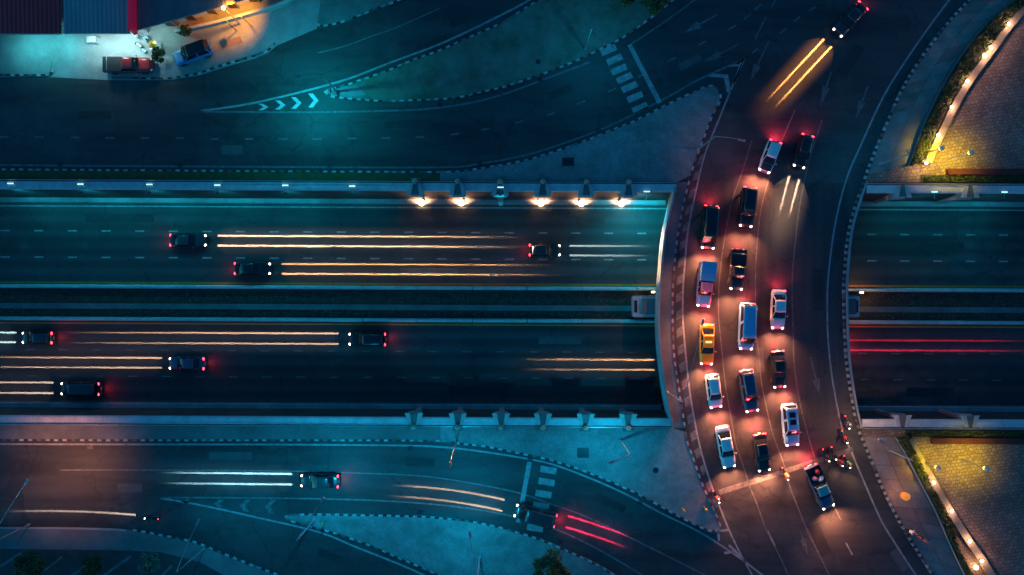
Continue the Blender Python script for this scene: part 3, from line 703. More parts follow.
# ================================================================== retaining walls, copings, pilasters
def wall_run(name, sgn, x0, x1, label):
    """sgn +1: upper wall (faces down in the picture); the face, the coping beam, the base kerb"""
    yo, yi, yb = (YN_OUT, YN_IN, YN_BASE) if sgn > 0 else (YS_OUT, YS_IN, YS_BASE)
    cx = (x0+x1)/2
    root = empty(name, sk((cx, yi, 0))); o = Vector(root.location)
    def pt(x, y, z): return sk((x, y, z)) - o
    sec = [(yb, ZU-0.2), (yi, 0.0), (yo, 0.0), (yo, ZU-0.2)]
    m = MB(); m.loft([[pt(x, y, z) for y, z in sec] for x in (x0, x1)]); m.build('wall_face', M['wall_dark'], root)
    sec = [(yi - sgn*0.08, 0.002), (yi - sgn*0.08, 0.42), (yi+sgn*0.10, 0.5), (yo - sgn*0.30, 0.5), (yo-sgn*0.30, 0.002)]
    m = MB(); m.loft([[pt(x, y, z) for y, z in sec] for x in (x0, x1)]); m.build('coping', M['conc_light'], root)
    kb = yb - sgn*0.45
    sec = [(yb - sgn*0.02, ZU-0.1), (yb - sgn*0.02, ZU+0.22), (kb-sgn*0.12, ZU+0.22), (kb-sgn*0.2, ZU+0.0), (kb-sgn*0.2, ZU-0.1)]
    m = MB(); m.loft([[pt(x, y, z) for y, z in sec] for x in (x0, x1)]); m.build('base_kerb', M['conc'], root)
    # low steel rail behind the coping
    yr = yo - sgn*0.14
    m = MB(); m.box(pt(cx, yr, 0.72), (1,1,1)); m = MB()
    for z in (0.42, 0.78): m.tube([pt(x0, yr, z), pt(x1, yr, z)], 0.045, 6)
    m.build('guard_rail', M['steel'], root)
    m = MB(); x = max(x0, -90)
    while x < min(x1, 90): m.box(pt(x, yr, 0.40), (0.07,0.07,0.8)); x += 2.4
    r = m.build('rail_posts', M['steel'], root); r['kind'] = 'stuff'
    return tag(root, label, 'retaining wall')
xl_n = XU(para_x(185,-1),0)-0.05; xr_n = XU(para_x(186,1),0)+0.05; xl_s = XU(para_x(424,-1),0)-0.05; xr_s = XU(para_x(424,1),0)+0.05
wall_run('retaining_wall', 1, -XE, xl_n, 'long concrete retaining wall above the expressway with a row of warm uplights')
wall_run('retaining_wall', 1, xr_n, XE, 'upper concrete retaining wall below the yellow lit plaza')
wall_run('retaining_wall', -1, -XE, xl_s, 'long concrete retaining wall below the expressway with unlit pilasters')
wall_run('retaining_wall', -1, xr_s, XE, 'lower concrete retaining wall above the lower plaza')
for sgn, nm in ((1,'upper'),(-1,'lower')):
    yo, yi, yb = (YN_OUT, YN_IN, YN_BASE) if sgn > 0 else (YS_OUT, YS_IN, YS_BASE)
    m = MB(); xa, xb = (xl_n, xr_n) if sgn > 0 else (xl_s, xr_s)
    m.loft([[sk((x, y, z)) for y, z in ((yb, ZU-0.2), (yi, -1.12), (yo, -1.12), (yo, ZU-0.2))] for x in (xa, xb)])
    tag(m.build('bridge_abutment', M['conc_dark']), 'concrete abutment under the %s end of the bridge' % nm, 'abutment')

# bridge parapets
def parapet(line, w, h, label, mat, side):
    o = line[len(line)//2].copy(); root = empty('bridge_parapet', o); c = [p-o for p in line]
    m = MB(); m.strip_prism(c, offset(c, side*w), -1.3, h); m.build('parapet_wall', mat, root)
    m = MB(); m.strip_prism(offset(c, -side*0.03), offset(c, side*(w+0.03)), h+0.002, h+0.08); m.build('parapet_cap', M['conc'], root)
    return tag(root, label, 'parapet')
parapet(curve([(x-0.3,y) for x,y in B_PARA_L if 182 <= y <= 426], 0, 0.6), 0.17, 0.9, 'pale concrete parapet on the inner side of the curved bridge', M['conc'], -1)
parapet(curve([(x+3.0,y) for x,y in B_KERB_R if 178 <= y <= 429], 0, 0.6), 0.18, 0.30, 'low concrete edge beam on the outer side of the curved bridge', M['conc'], 1)

# median of the underpass
MY0, MY1 = YU(287.5, ZU+0.8), YU(321.5, ZU+0.8)
def barrier(y, label):
    root = empty('median_barrier', sk((0, y, ZU)))
    def pt(x, yy, z): return (x, yy - SK*x, z)
    sec = [(-0.26,0.0),(-0.26,0.16),(-0.10,0.42),(-0.09,0.85),(0.09,0.85),(0.10,0.42),(0.26,0.16),(0.26,0.0)]
    x = -96.0; i = 0
    me = None
    while x < 96:                       # cast segments with open joints
        L = 6.9
        m = MB(); m.loft([[pt(xx, a, z) for a, z in sec] for xx in (0, L)])
        if me is None: me = m.mesh('barrier_segment', M['conc_light'])
        ob = link('barrier_segment', me, root, (x, -SK*x, 0.0)); x += 7.0
    bm_ = MB(); x = -93.0
    while x < 95:
        bm_.box(pt(x, 0, 0.93), (0.34,0.24,0.16)); x += 8.4
    o = bm_.build('reflector_caps', M['conc_light'], root); o['kind'] = 'stuff'
    return tag(root, label, 'barrier')
barrier(MY0-0.1, 'concrete median barrier along the upper carriageway'); barrier(MY1+0.1, 'concrete median barrier along the lower carriageway')
m = MB(); m.loft([[sk((x, y, z)) for y, z in ((MY0-0.4, ZU+0.004), (MY0-0.4, ZU+0.25), (MY1+0.4, ZU+0.25), (MY1+0.4, ZU+0.004))] for x in (-XE, XE)])
median = tag(m.build('median_ground', M['soil']), 'soil filled median of the expressway', kind='structure')
yc = YU(307.8)
m = MB(); m.loft([[sk((x, y, z)) for y, z in ((yc-0.36, ZU+0.2), (yc-0.36, ZU+0.36), (yc+0.36, ZU+0.36), (yc+0.36, ZU+0.2))] for x in (-XE, XE)]); m.build('drain_cover_strip', M['conc_dark'], median)
mb = MB()
def smp_m():
    x = random.uniform(-66, 66); y = random.choice((random.uniform(MY1+0.55, yc-0.45), random.uniform(yc+0.45, MY0-0.55)))
    return sk((x, y, ZU+0.25+random.random()*0.25))
leaf_cloud(mb, smp_m, 3500, 0.12); o = mb.build('median_weeds', M['leaf_dry'], median, recalc=False); o['kind'] = 'stuff'

# bridge piers standing in the median
def pier(x0p, x1p, label):
    zt = -1.115; y0, y1 = (287.5-295.5)*(H+1.8)/K, (287.5-317.5)*(H+1.8)/K
    xa, xb = (x0p-512)*(H+1.8)/K, (x1p-512)*(H+1.8)/K
    cx, cy = (xa+xb)/2, (y0+y1)/2 ; root = empty('bridge_pier', (cx, cy, ZU)); w, d = abs(xb-xa), abs(y0-y1)
    def rrect(w, d, r, z):
        pts = []
        for (sx, sy, a0) in ((1,1,0),(-1,1,90),(-1,-1,180),(1,-1,270)):
            for k_ in range(4):
                a = math.radians(a0+30*k_); pts.append((sx*(w/2-r)+r*math.cos(a), sy*(d/2-r)+r*math.sin(a), z))
        return pts
    m = MB(); m.loft([rrect(w*0.8,d*0.6,0.3,0.2), rrect(w*0.8,d*0.6,0.3,2.6), rrect(w,d,0.35,3.4), rrect(w,d,0.35,4.2)]); m.build('pier_shaft', M['conc'], root)
    m = MB(); m.box((0,0,4.23), (w*0.98, d*0.9, 0.05)); m.build('bearing_shelf', M['conc_light'], root)
    for sx in (-1, 1):
        m = MB(); m.box((sx*(w/2-0.38), 0, 4.30), (0.35, d*0.55, 0.10)); m.build('bearing_pad', M['rubber'], root)
    m = MB(); m.box((0,0,4.56),(w*0.55, d*0.7, 0.5)); m.build('bearing_plinth', M['conc_dark'], root)
    return tag(root, label, 'bridge pier')
pier(632.5, 672, 'grey concrete pier jutting out from the inner side of the bridge')
pier(836, 859.5, 'teal lit concrete pier end showing on the outer side of the bridge')
def under_lamp(px, py, z, power, label, col=(1.0,0.5,0.16)):
    p = P(px, py, z); root = empty('underpass_lamp', p)
    m = MB(); m.tube([(0,0,-(z-ZU)+0.3),(0,0,-0.05)], 0.05, 8); m.build('lamp_stem', M['pole'], root)
    m = MB(); m.box((0,0,0),(0.5,0.22,0.12)); m.build('lamp_body', M['dark_metal'], root)
    m = MB(); m.box((0,0,0.075),(0.40,0.16,0.03)); m.build('lens', M['warm_lens'], root)
    lamp('POINT', 'bulb', (0,0,0.35), power, col, root, 0.1)
    return tag(root, label, 'lamp')
under_lamp(861.5, 292.5, ZU+1.6, 160, 'orange lamp on the median at the outer side of the bridge')
under_lamp(653, 292.0, ZU+1.6, 70, 'white and orange lamp on the median at the inner side of the bridge')

# pilasters with ball caps
def pilaster(px, sgn, ball, lit, label):
    """rib on the wall face with flared wings near its top; a terracotta ball stands behind the coping"""
    yo, yi, yb = (YN_OUT, YN_IN, YN_BASE) if sgn > 0 else (YS_OUT, YS_IN, YS_BASE)
    x = (px-512)*(H-0.9)/K; root = empty('wall_pilaster', sk((x, yi, 0)), -SK)
    s = -sgn                                                     # away from the wall, into the trench
    m = MB()
    rings = []
    for z, w, d in ((ZU, 0.7, 0.34), (-3.4, 0.75, 0.34), (-1.9, 1.15, 0.5), (-0.9, 1.75, 0.62), (-0.45, 1.9, 0.64), (0.43, 1.15, 0.30), (0.53, 1.1, 0.25)):
        fy = (yb + (yi-yb)*(z-ZU)/(-ZU)) - yi if z < 0 else 0.0
        rings.append([(-w/2, fy - s*0.1, z), (w/2, fy - s*0.1, z), (w/2*0.86, fy + s*d, z), (-w/2*0.86, fy + s*d, z)])
    m.loft(rings); m.build('rib', M['conc'], root)
    yo_ = (yo - yi)*0.72
    for q in (-1, 1):
        m = MB(); m.prism([(q*0.24, yo_), (q*0.56, yo_), (q*1.10, s*0.62), (q*0.50, s*0.62)], 0.45, 0.66); m.build('wing', M['terracotta_pale'], root)
    m = MB(); m.prism([(-0.235, yo_), (0.235, yo_), (0.49, s*0.52), (-0.49, s*0.52)], 0.44, 0.58); m.build('rib_panel', M['conc_dark'], root)
    if ball:
        yb_ = (yo - yi) + sgn*0.05
        m = MB(); m.box((0, yb_*0.86, 0.32), (1.15, 0.95, 0.64)); m.build('cap_block', M['conc_dark'], root)
        m = MB(); m.tube([(0, yb_*0.86, 0.64),(0, yb_*0.86, 0.74)], [0.3,0.2], 12); m.build('ball_neck', M['terracotta'], root)
        m = MB(); m.ball((0, yb_*0.86, 1.0), 0.31, 14, 8); m.build('ball_cap', M['terracotta'], root, smooth=True)
    tag(root, label, 'pilaster', 'pilasters on the retaining walls')
    if lit:
        # uplight standing on the base kerb in front of the rib
        u = empty('uplight', sk((x, yb - sgn*0.52, ZU+0.22)), -SK)
        m = MB(); m.tube([(0,0,0),(0,0,0.10),(0,0,0.24)], [0.16,0.20,0.22], 12); m.build('housing', M['dark_metal'], u)
        m = MB(); m.tube([(0,0,0.241),(0,0,0.30)], [0.36,0.30], 12); m.build('lens', M['warm_lens'] if lit > 0 else M['globe_off'], u)
        if lit > 0: lamp('SPOT', 'beam', (0,0,0.32), lit, (1.0,0.55,0.30), u, 0.16, 120, 0.9, (PI + sgn*math.radians(-12), 0, 0))
        if lit > 0: lamp('SPOT', 'spill', (0,-sgn*0.30,0.75), lit*2.6, (1.0,0.46,0.24), u, 0.2, 140, 0.9, (sgn*math.radians(68), 0, 0))
        tag(u, ('unlit' if lit < 0 else 'glowing warm') + ' uplight at the foot of the upper wall, %s' % label.split(', ')[-1], 'uplight', 'uplights along the upper wall')
for i, px in enumerate((415,457.5,500,543,586.5,629)):
    pilaster(px, 1, True, -1 if i == 2 else 900, 'pilaster with ball cap on the upper wall, %s from the open end' % ords[i])
for i, px in enumerate((413.6,457.5,501,543,586,628.5)):
    pilaster(px, -1, True, 0, 'pilaster with ball cap on the lower wall, %s from the open end' % ords[i])
for i, px in enumerate((904, 972)):
    pilaster(px, 1, False, 0, 'plain pilaster on the upper wall under the plaza, %s from the bridge' % ords[i])
for i, px in enumerate((904, 972)):
    pilaster(px, -1, False, 0, 'plain pilaster on the lower wall by the plaza, %s from the bridge' % ords[i])

# cool lights on the upper coping
def coping_lamp(px, py, bright, label):
    p = P(px, py, 0.75); root = empty('coping_lamp', (p.x, p.y, 0.5), -SK)
    m = MB(); m.box((-0.25,0,0.06),(0.05,0.06,0.12)); m.box((0.25,0,0.06),(0.05,0.06,0.12)); m.build('bracket', M['steel'], root)
    m = MB(); m.tube([(-0.36,0,0.17),(0.36,0,0.17)], 0.06, 8); m.build('tube_body', M['cyan_lens'] if bright else M['globe_off'], root)
    for sx in (-1,1):
        m = MB(); m.tube([(sx*0.42,0,0.17),(sx*0.5,0,0.17)], 0.085, 8); m.build('end_cap', M['dark_metal'], root)
    m = MB(); m.box((0,-0.46,0.10),(0.05,0.92,0.05)); m.build('arm', M['steel'], root)  # arm and hood added to hold the spot clear of the coping
    m = MB(); m.box((0,-0.95,0.08),(0.34,0.14,0.10)); m.build('added_hood', M['dark_metal'], root)
    if bright: lamp('SPOT', 'light', (0,-1.0,0.0), bright*4.2, (0.01,0.74,1.0), root, 0.12, 140, 0.9, (math.radians(-30),0,0))
    return tag(root, label, 'lamp', 'cool tube lamps on the upper coping')
for i, (x, y, b_) in enumerate(((10,183.3,260),(80,184,300),(149,184.3,300),(217,185,260),(285,185.2,240),(352,186,120))):
    coping_lamp(x, y, b_, 'cool white tube lamp on the upper coping, %s from the picture edge' % ords[i])
for i, (x, y, b_) in enumerate(((935,191.8,160),(1005,192,160))):
    coping_lamp(x, y, b_, 'cool white tube lamp on the coping below the upper plaza, %s from the bridge' % ords[i])
coping_lamp(500.5, 187.2, 45, 'cool lamp between the dark pilaster wings on the upper coping')
coping_lamp(647, 191.5, 1000, 'cool lamp on the upper coping next to the bridge corner')

# ================================================================== VEHICLES
def paint(name, c, rough=0.28):
    m = plain('paint_' + name, c, rough, 0.0, 0.6, 0.04); return m
PAINT = {k: paint(k, v) for k, v in dict(white=(0.72,0.72,0.70), silver=(0.45,0.46,0.48), black=(0.012,0.012,0.014), graphite=(0.028,0.029,0.032),
         yellow=(0.85,0.36,0.005), blue=(0.05,0.16,0.42), sky=(0.22,0.42,0.62), navy=(0.03,0.06,0.12), pink=(0.90,0.22,0.30), red=(0.42,0.03,0.025), orange=(0.55,0.10,0.03), grey=(0.20,0.21,0.22), teal=(0.05,0.30,0.34)).items()}
def interp(tab, t):
    for (t0, v0), (t1, v1) in zip(tab[:-1], tab[1:]):
        if t0 <= t <= t1: return v0 + (v1-v0)*(t-t0)/(t1-t0)
    return tab[-1][1]
WHEEL = {}
def wheel_meshes(r):
    if r not in WHEEL:
        m = MB(); prof = [(-0.10,r*0.62),(-0.10,r*0.93),(-0.06,r),(0.06,r),(0.10,r*0.93),(0.10,r*0.62)]
        rings = [[(q*math.cos(2*PI*k/18), y, q*math.sin(2*PI*k/18)) for k in range(18)] for y, q in prof]
        m.loft(rings); t = m.mesh('tyre', M['rubber'])
        m = MB(); rings = [[(q*math.cos(2*PI*k/18), y, q*math.sin(2*PI*k/18)) for k in range(18)] for y, q in ((-0.085,r*0.61),(0.085,r*0.61))]
        m.loft(rings)
        for k in range(5):
            a = 2*PI*k/5
            for s in (-1,1): m.box((r*0.33*math.cos(a), s*0.095, r*0.33*math.sin(a)), (r*0.16, 0.02, r*0.16))
        WHEEL[r] = (t, m.mesh('rim', M['rim']))
    return WHEEL[r]
STY = {
 'sedan': dict(L=4.55, W=1.76, Ht=1.45, top=[(0,.78),(.03,.94),(.10,.99),(.22,1.00),(.5,.96),(.70,.95),(.85,.86),(.95,.74),(1,.60)], bf=.72, rf=.56, rr=.26, br=.12, boot=True),
 'hatch': dict(L=3.95, W=1.70, Ht=1.50, top=[(0,.80),(.03,.98),(.10,1.02),(.3,1.0),(.5,.97),(.72,.96),(.86,.86),(.95,.74),(1,.60)], bf=.75, rf=.56, rr=.10, br=.025, boot=False),
 'suv': dict(L=4.7, W=1.86, Ht=1.78, top=[(0,.85),(.02,1.10),(.10,1.15),(.3,1.14),(.5,1.12),(.70,1.11),(.86,1.05),(.95,.92),(1,.72)], bf=.73, rf=.60, rr=.07, br=.02, boot=False),
 'van': dict(L=5.0, W=1.88, Ht=1.95, top=[(0,.85),(.02,1.10),(.10,1.16),(.3,1.15),(.6,1.12),(.80,1.08),(.92,.95),(.97,.84),(1,.66)], bf=.86, rf=.73, rr=.05, br=.012, boot=False),
 'pickup': dict(L=5.25, W=1.84, Ht=1.75, top=[(0,.60),(.02,.64),(.10,.66),(.36,.66),(.40,1.10),(.5,1.10),(.70,1.09),(.88,1.02),(.95,.92),(1,.70)], bf=.73, rf=.64, rr=.44, br=.405, boot=False),
}
BODY_CACHE = {}
def body_ring(x, w, zb, zt, cz=0.04):
    half = [(0.0, zb), (0.80*w, zb), (0.97*w, zb+0.10), (1.0*w, zb+0.30*(zt-zb)), (1.0*w, zb+0.62*(zt-zb)), (0.95*w, zt-0.08), (0.84*w, zt-0.01), (0.45*w, zt+cz*0.8), (0.0, zt+cz)]
    return [(x, y, z) for y, z in half] + [(x, -y, z) for y, z in reversed(half[1:-1])]
def make_car(style, colour, loc, rz, label, lit=True, roof=None, head=45.0, tail=10.0, hood=None, extras=(), group='vehicles queueing on the bridge', beam=None, L=None, name=None, brake=1.0, tbeam=None, wide=None):
    wide = (beam is None) if wide is None else wide
    s = dict(STY[style]); Lc = L or s['L']; Wd = s['W']; Ht = s['Ht']; pm = PAINT[colour]; rm = PAINT[roof] if roof else pm
    root = empty(name or {'sedan':'car','hatch':'car','suv':'car','van':'van','pickup':'pickup_truck'}[style], loc, rz)
    X = lambda t: (t-0.5)*Lc
    wtab = [(0,.80),(.03,.92),(.12,.985),(.3,1.0),(.7,1.0),(.88,.97),(.95,.90),(.985,.80),(1,.68)]
    zbt = [(0,.42),(.05,.26),(.12,.22),(.88,.22),(.95,.26),(1,.40)]
    zt_ = lambda t: interp(s['top'], t); wf = lambda t: interp(wtab, t)*Wd/2
    key = (style, colour, Lc)
    if key not in BODY_CACHE:
        ts = sorted(set([0,.015,.03,.07,.12,.2,.3,.36,.40,.5,.6,.7,.78,.86,.91,.95,.98,1.0]))
        m = MB(); m.loft([body_ring(X(t), wf(t), interp(zbt,t), zt_(t)) for t in ts])
        me = m.mesh('body', [pm], True)
        bm = bmesh.new(); bm.from_mesh(me); bmesh.ops.recalc_face_normals(bm, faces=bm.faces); bm.to_mesh(me); bm.free()
        BODY_CACHE[key] = me
    b = link('body', BODY_CACHE[key], root)
    md = b.modifiers.new('smooth', 'SUBSURF'); md.levels = 1; md.render_levels = 1
    def panel(t0, t1, wfrac, name_, mat, lift=0.012):
        m = MB(); nx, ny = 8, 7; vs = []
        for i in range(nx+1):
            t = t0+(t1-t0)*i/nx; w = wf(t)*wfrac*(1.0 if 0 < i < nx else 0.94)
            for j in range(ny+1):
                u = -1+2*j/ny; vs.append((X(t), u*w, zt_(t)+0.04*(1-u*u*0.65)-0.012+lift + (0.012 if 0.35 < abs(u) < 0.62 else 0)))
        m.add(vs, [[i*(ny+1)+j, (i+1)*(ny+1)+j, (i+1)*(ny+1)+j+1, i*(ny+1)+j+1] for i in range(nx) for j in range(ny)])
        o = m.build(name_, mat, root, True); sm = o.modifiers.new('thick','SOLIDIFY'); sm.thickness = 0.02; sm.offset = 1
    panel(s['bf']+0.005, 0.955, 0.78, 'bonnet', PAINT[hood] if hood else pm)
    if s['boot']: panel(0.03, s['br']-0.01, 0.78, 'boot_lid', pm)
    # greenhouse
    zb0 = zt_(s['bf'])+0.0; zb1 = zt_(s['br'])-0.0 if style != 'pickup' else 1.10
    wb = Wd/2*0.90; wr = Wd/2*(0.74 if style not in ('van',) else 0.82); zr = Ht
    F0, F1, R1, R0 = X(s['bf']), X(s['rf']), X(s['rr']), X(s['br'])
    def pane(name_, quad, mat=M['glass'], inset=0.05, bulge=0.05, out=Vector((0,0,1))):
        q = [Vector(p) for p in quad]; c = sum(q, Vector())/4
        q = [p + (c-p)*inset for p in q]; nu = 4; vs = []
        nrm = (q[1]-q[0]).cross(q[3]-q[0]).normalized()
        if nrm.dot(out) < 0: nrm = -nrm
        for i in range(nu+1):
            for j in range(nu+1):
                u, v = i/nu, j/nu; p = q[0].lerp(q[1], u).lerp(q[3].lerp(q[2], u), v); vs.append(p + nrm*bulge*(1-(2*u-1)**2)*(0.5+0.5*(1-(2*v-1)**2)))
        m = MB(); m.add(vs, [[i*(nu+1)+j, (i+1)*(nu+1)+j, (i+1)*(nu+1)+j+1, i*(nu+1)+j+1] for i in range(nu) for j in range(nu)])
        o = m.build(name_, mat, root, True)
        return o
    zrr = zr-0.03
    FL, FR = (F0, wb, zb0), (F0, -wb, zb0); TFL, TFR = (F1, wr, zrr), (F1, -wr, zrr)
    RL, RR = (R0, wb, zb1), (R0, -wb, zb1); TRL, TRR = (R1, wr, zrr), (R1, -wr, zrr)
    pane('windscreen', (FL, FR, TFR, TFL), out=Vector((1,0,0.6)), inset=0.07); pane('rear_window', (RR, RL, TRL, TRR), out=Vector((-1,0,0.6)), inset=0.10)
    def lp(a, b, t): return tuple(Vector(a).lerp(Vector(b), t))
    for sgn, (a, b_, c, d) in ((1, (FL, RL, TRL, TFL)), (-1, (FR, RR, TRR, TFR))):
        for u0, u1 in ((0.04,0.48),(0.52,0.96)):
            pane('side_window', (lp(a,b_,u0), lp(a,b_,u1), lp(d,c,u1), lp(d,c,u0)), out=Vector((0,sgn,0.2)), inset=0.08, bulge=0.02)
    # inner cabin shell carrying pillars, and the roof skin
    m = MB(); k = 0.985
    m.loft([[(F0*1,wb*k,zb0-0.05),(F0,-wb*k,zb0-0.05),(R0,-wb*k,zb1-0.05),(R0,wb*k,zb1-0.05)], [(F1,wr*k,zrr-0.012),(F1,-wr*k,zrr-0.012),(R1,-wr*k,zrr-0.012),(R1,wr*k,zrr-0.012)]])
    m.build('cabin_pillars', pm, root)
    m = MB(); nx, ny = 8, 6; vs = []
    for i in range(nx+1):
        u = i/nx; x = R1+(F1-R1)*u; e = 1-(2*u-1)**4
        for j in range(ny+1):
            v = -1+2*j/ny; vs.append((x + (0.05 if u == 1 else -0.04 if u == 0 else 0)*(1-v*v), v*wr*1.01, zr-0.035+0.05*(1-v*v)*(0.5+0.5*e)+0.02*e))
    m.add(vs, [[i*(ny+1)+j, (i+1)*(ny+1)+j, (i+1)*(ny+1)+j+1, i*(ny+1)+j+1] for i in range(nx) for j in range(ny)])
    o = m.build('roof', rm, root, True); sm = o.modifiers.new('thick','SOLIDIFY'); sm.thickness = 0.03; sm.offset = -1
    # wheels
    r = 0.31 if style in ('sedan','hatch') else 0.36
    tm, rmh = wheel_meshes(r)
    for t in (0.185, 0.815):
        for sgn in (-1, 1):
            w_ = link('wheel', tm, root, (X(t), sgn*(Wd/2-0.09), r), 0); link('rim', rmh, w_)
    # lamps
    for sgn in (-1, 1):
        m = MB(); m.ball((X(0.965), sgn*wf(.965)*0.78, zt_(.95)-0.10), 0.14, 10, 6, 0, (1.25,1.05,0.55)); m.build('headlight', M['head_on'] if lit else M['globe_off'], root, True)
        m = MB(); m.ball((X(0.02), sgn*wf(.02)*0.80, zt_(.05)-0.10), 0.15, 10, 6, 0, (0.75,1.25,0.75)); m.build('tail_light', M['tail_on'] if lit else PAINT['red'], root, True)
        m = MB(); m.ball((F0-0.25, sgn*(Wd/2+0.08), zb0+0.06), 0.11, 8, 6, 0, (0.7,1.1,0.8)); m.build('wing_mirror', pm, root, True)
    for t, nm in ((1.0,'front_bumper'), (0.0,'rear_bumper')):
        sg = 1 if t else -1
        m = MB(); w = Wd/2; m.loft([[(X(t)+sg*dx, y, z) for dx, z in ((-0.22,0.30),(0.03,0.32),(0.05,0.46),(-0.2,0.52))] for y, dx0 in ((-w*0.74,0),(-w*0.4,0),(w*0.4,0),(w*0.74,0))]); m.build(nm, pm if style != 'pickup' else M['chrome'], root)
    m = MB(); m.box((X(0)-0.055, 0, 0.66 if style != 'pickup' else 0.5), (0.012,0.42,0.13)); m.build('number_plate', M['plate'], root)
    m = MB(); m.box((X(1)-0.02, 0, 0.60), (0.10,0.7,0.12)); m.build('grille', M['trim'], root)
    for sgn in (-1,1):
        m = MB(); m.tube([(F0+0.02, sgn*0.15+0.1, zb0+0.06),(F0-0.12, sgn*0.15+0.55*0.9, zb0+0.14)], 0.012, 4); m.build('wiper', M['trim'], root)
    if style == 'pickup':
        m = MB(); x0, x1 = X(0.012), X(0.395); xc = (x0+x1)/2; Lb = x1-x0
        for sgn in (-1,1): m.box((xc, sgn*(Wd/2-0.05), 0.90), (Lb, 0.07, 0.52))
        m.box((x0+0.035, 0, 0.90), (0.06, Wd-0.20, 0.50)); m.box((x1-0.03, 0, 0.92), (0.05, Wd-0.20, 0.50))
        m.build('cargo_bed', pm, root)
        m = MB(); m.box((xc, 0, 0.73), (Lb-0.14, Wd-0.22, 0.04)); m.build('bed_liner', M['trim'], root)
    if 'box' in extras:
        m = MB(); x0, x1 = X(-0.02), X(0.41); m.box(((x0+x1)/2, 0, 1.62), (x1-x0, 1.78, 1.0), 0, 0, 0.97); m.build('cargo_box', PAINT['sky'], root)
        m = MB(); m.box(((x0+x1)/2, 0, 2.13), (x1-x0+0.03, 1.76, 0.03)); m.build('box_lid', PAINT['sky'], root)
    if 'cover' in extras:
        m = MB(); x0, x1 = X(0.015), X(0.39); m.box(((x0+x1)/2, 0, 1.18), (x1-x0, 1.72, 0.06)); m.build('bed_cover', M['trim'], root)
        m = MB(); m.tube([(x0+0.5, -0.84, 1.2),(x0+0.5, -0.6, 1.24),(x0+0.5, 0.6, 1.24),(x0+0.5, 0.84, 1.2)], 0.035, 6); m.build('cover_bar', M['steel'], root)
    if 'sunroof' in extras:
        for u in (0.30, 0.62):
            m = MB(); xx = R1+(F1-R1)*u; m.box((xx, 0, zr+0.025), (0.62, 0.72, 0.03)); m.build('sunroof', M['glass'], root)
    if 'rack' in extras:
        for sgn in (-1,1):
            m = MB(); m.tube([(R1+0.2, sgn*wr*0.86, zr),(R1+0.3, sgn*wr*0.86, zr+0.08),(F1-0.4, sgn*wr*0.86, zr+0.08),(F1-0.3, sgn*wr*0.86, zr)], 0.025, 6); m.build('roof_rail', M['steel'], root)
    if 'taxi' in extras:
        m = MB(); xx = (R1+F1)/2+0.1; m.box((xx, 0, zr+0.09), (0.22, 0.75, 0.14), 0, 0, 0.85); m.build('roof_light', M['taxi'], root)
    if 'striped' in extras:
        m = MB(); m.box((R1+0.12, 0, zr+0.015), (0.3, wr*1.9, 0.02)); m.build('roof_band', PAINT['white'], root)
    if lit:
        hz = zt_(.95)-0.08
        if beam: light_streaks(root, X(1.0)+0.06, Wd*0.36, hz, beam)
        if tbeam: light_streaks(root, X(0.0)-0.06, Wd*0.36, hz, tbeam, True)  # red streak spots added behind the tail lamps
        if wide:
            for sgn in (-1,1): lamp('SPOT', 'head_beam', (X(1.0)+0.10, sgn*Wd*0.33, hz), head*85.0, (1.0,0.32,0.16), root, 0.30, 140, 1.0, (math.radians(90+14), 0, -PI/2 + sgn*math.radians(3)))
        lamp('SPOT', 'tail_glow', (X(0.0)-0.16, 0, 0.85), tail*brake*34.0, (1.0,0.03,0.07), root, 0.25, 150, 0.8, (math.radians(90-30), 0, PI/2))
    return tag(root, label, {'sedan':'car','hatch':'car','suv':'car','van':'van','pickup':'pickup truck'}[style], group)
M['taxi'] = glow('taxi_roof_sign', (1.0,0.62,0.2), 1.5)

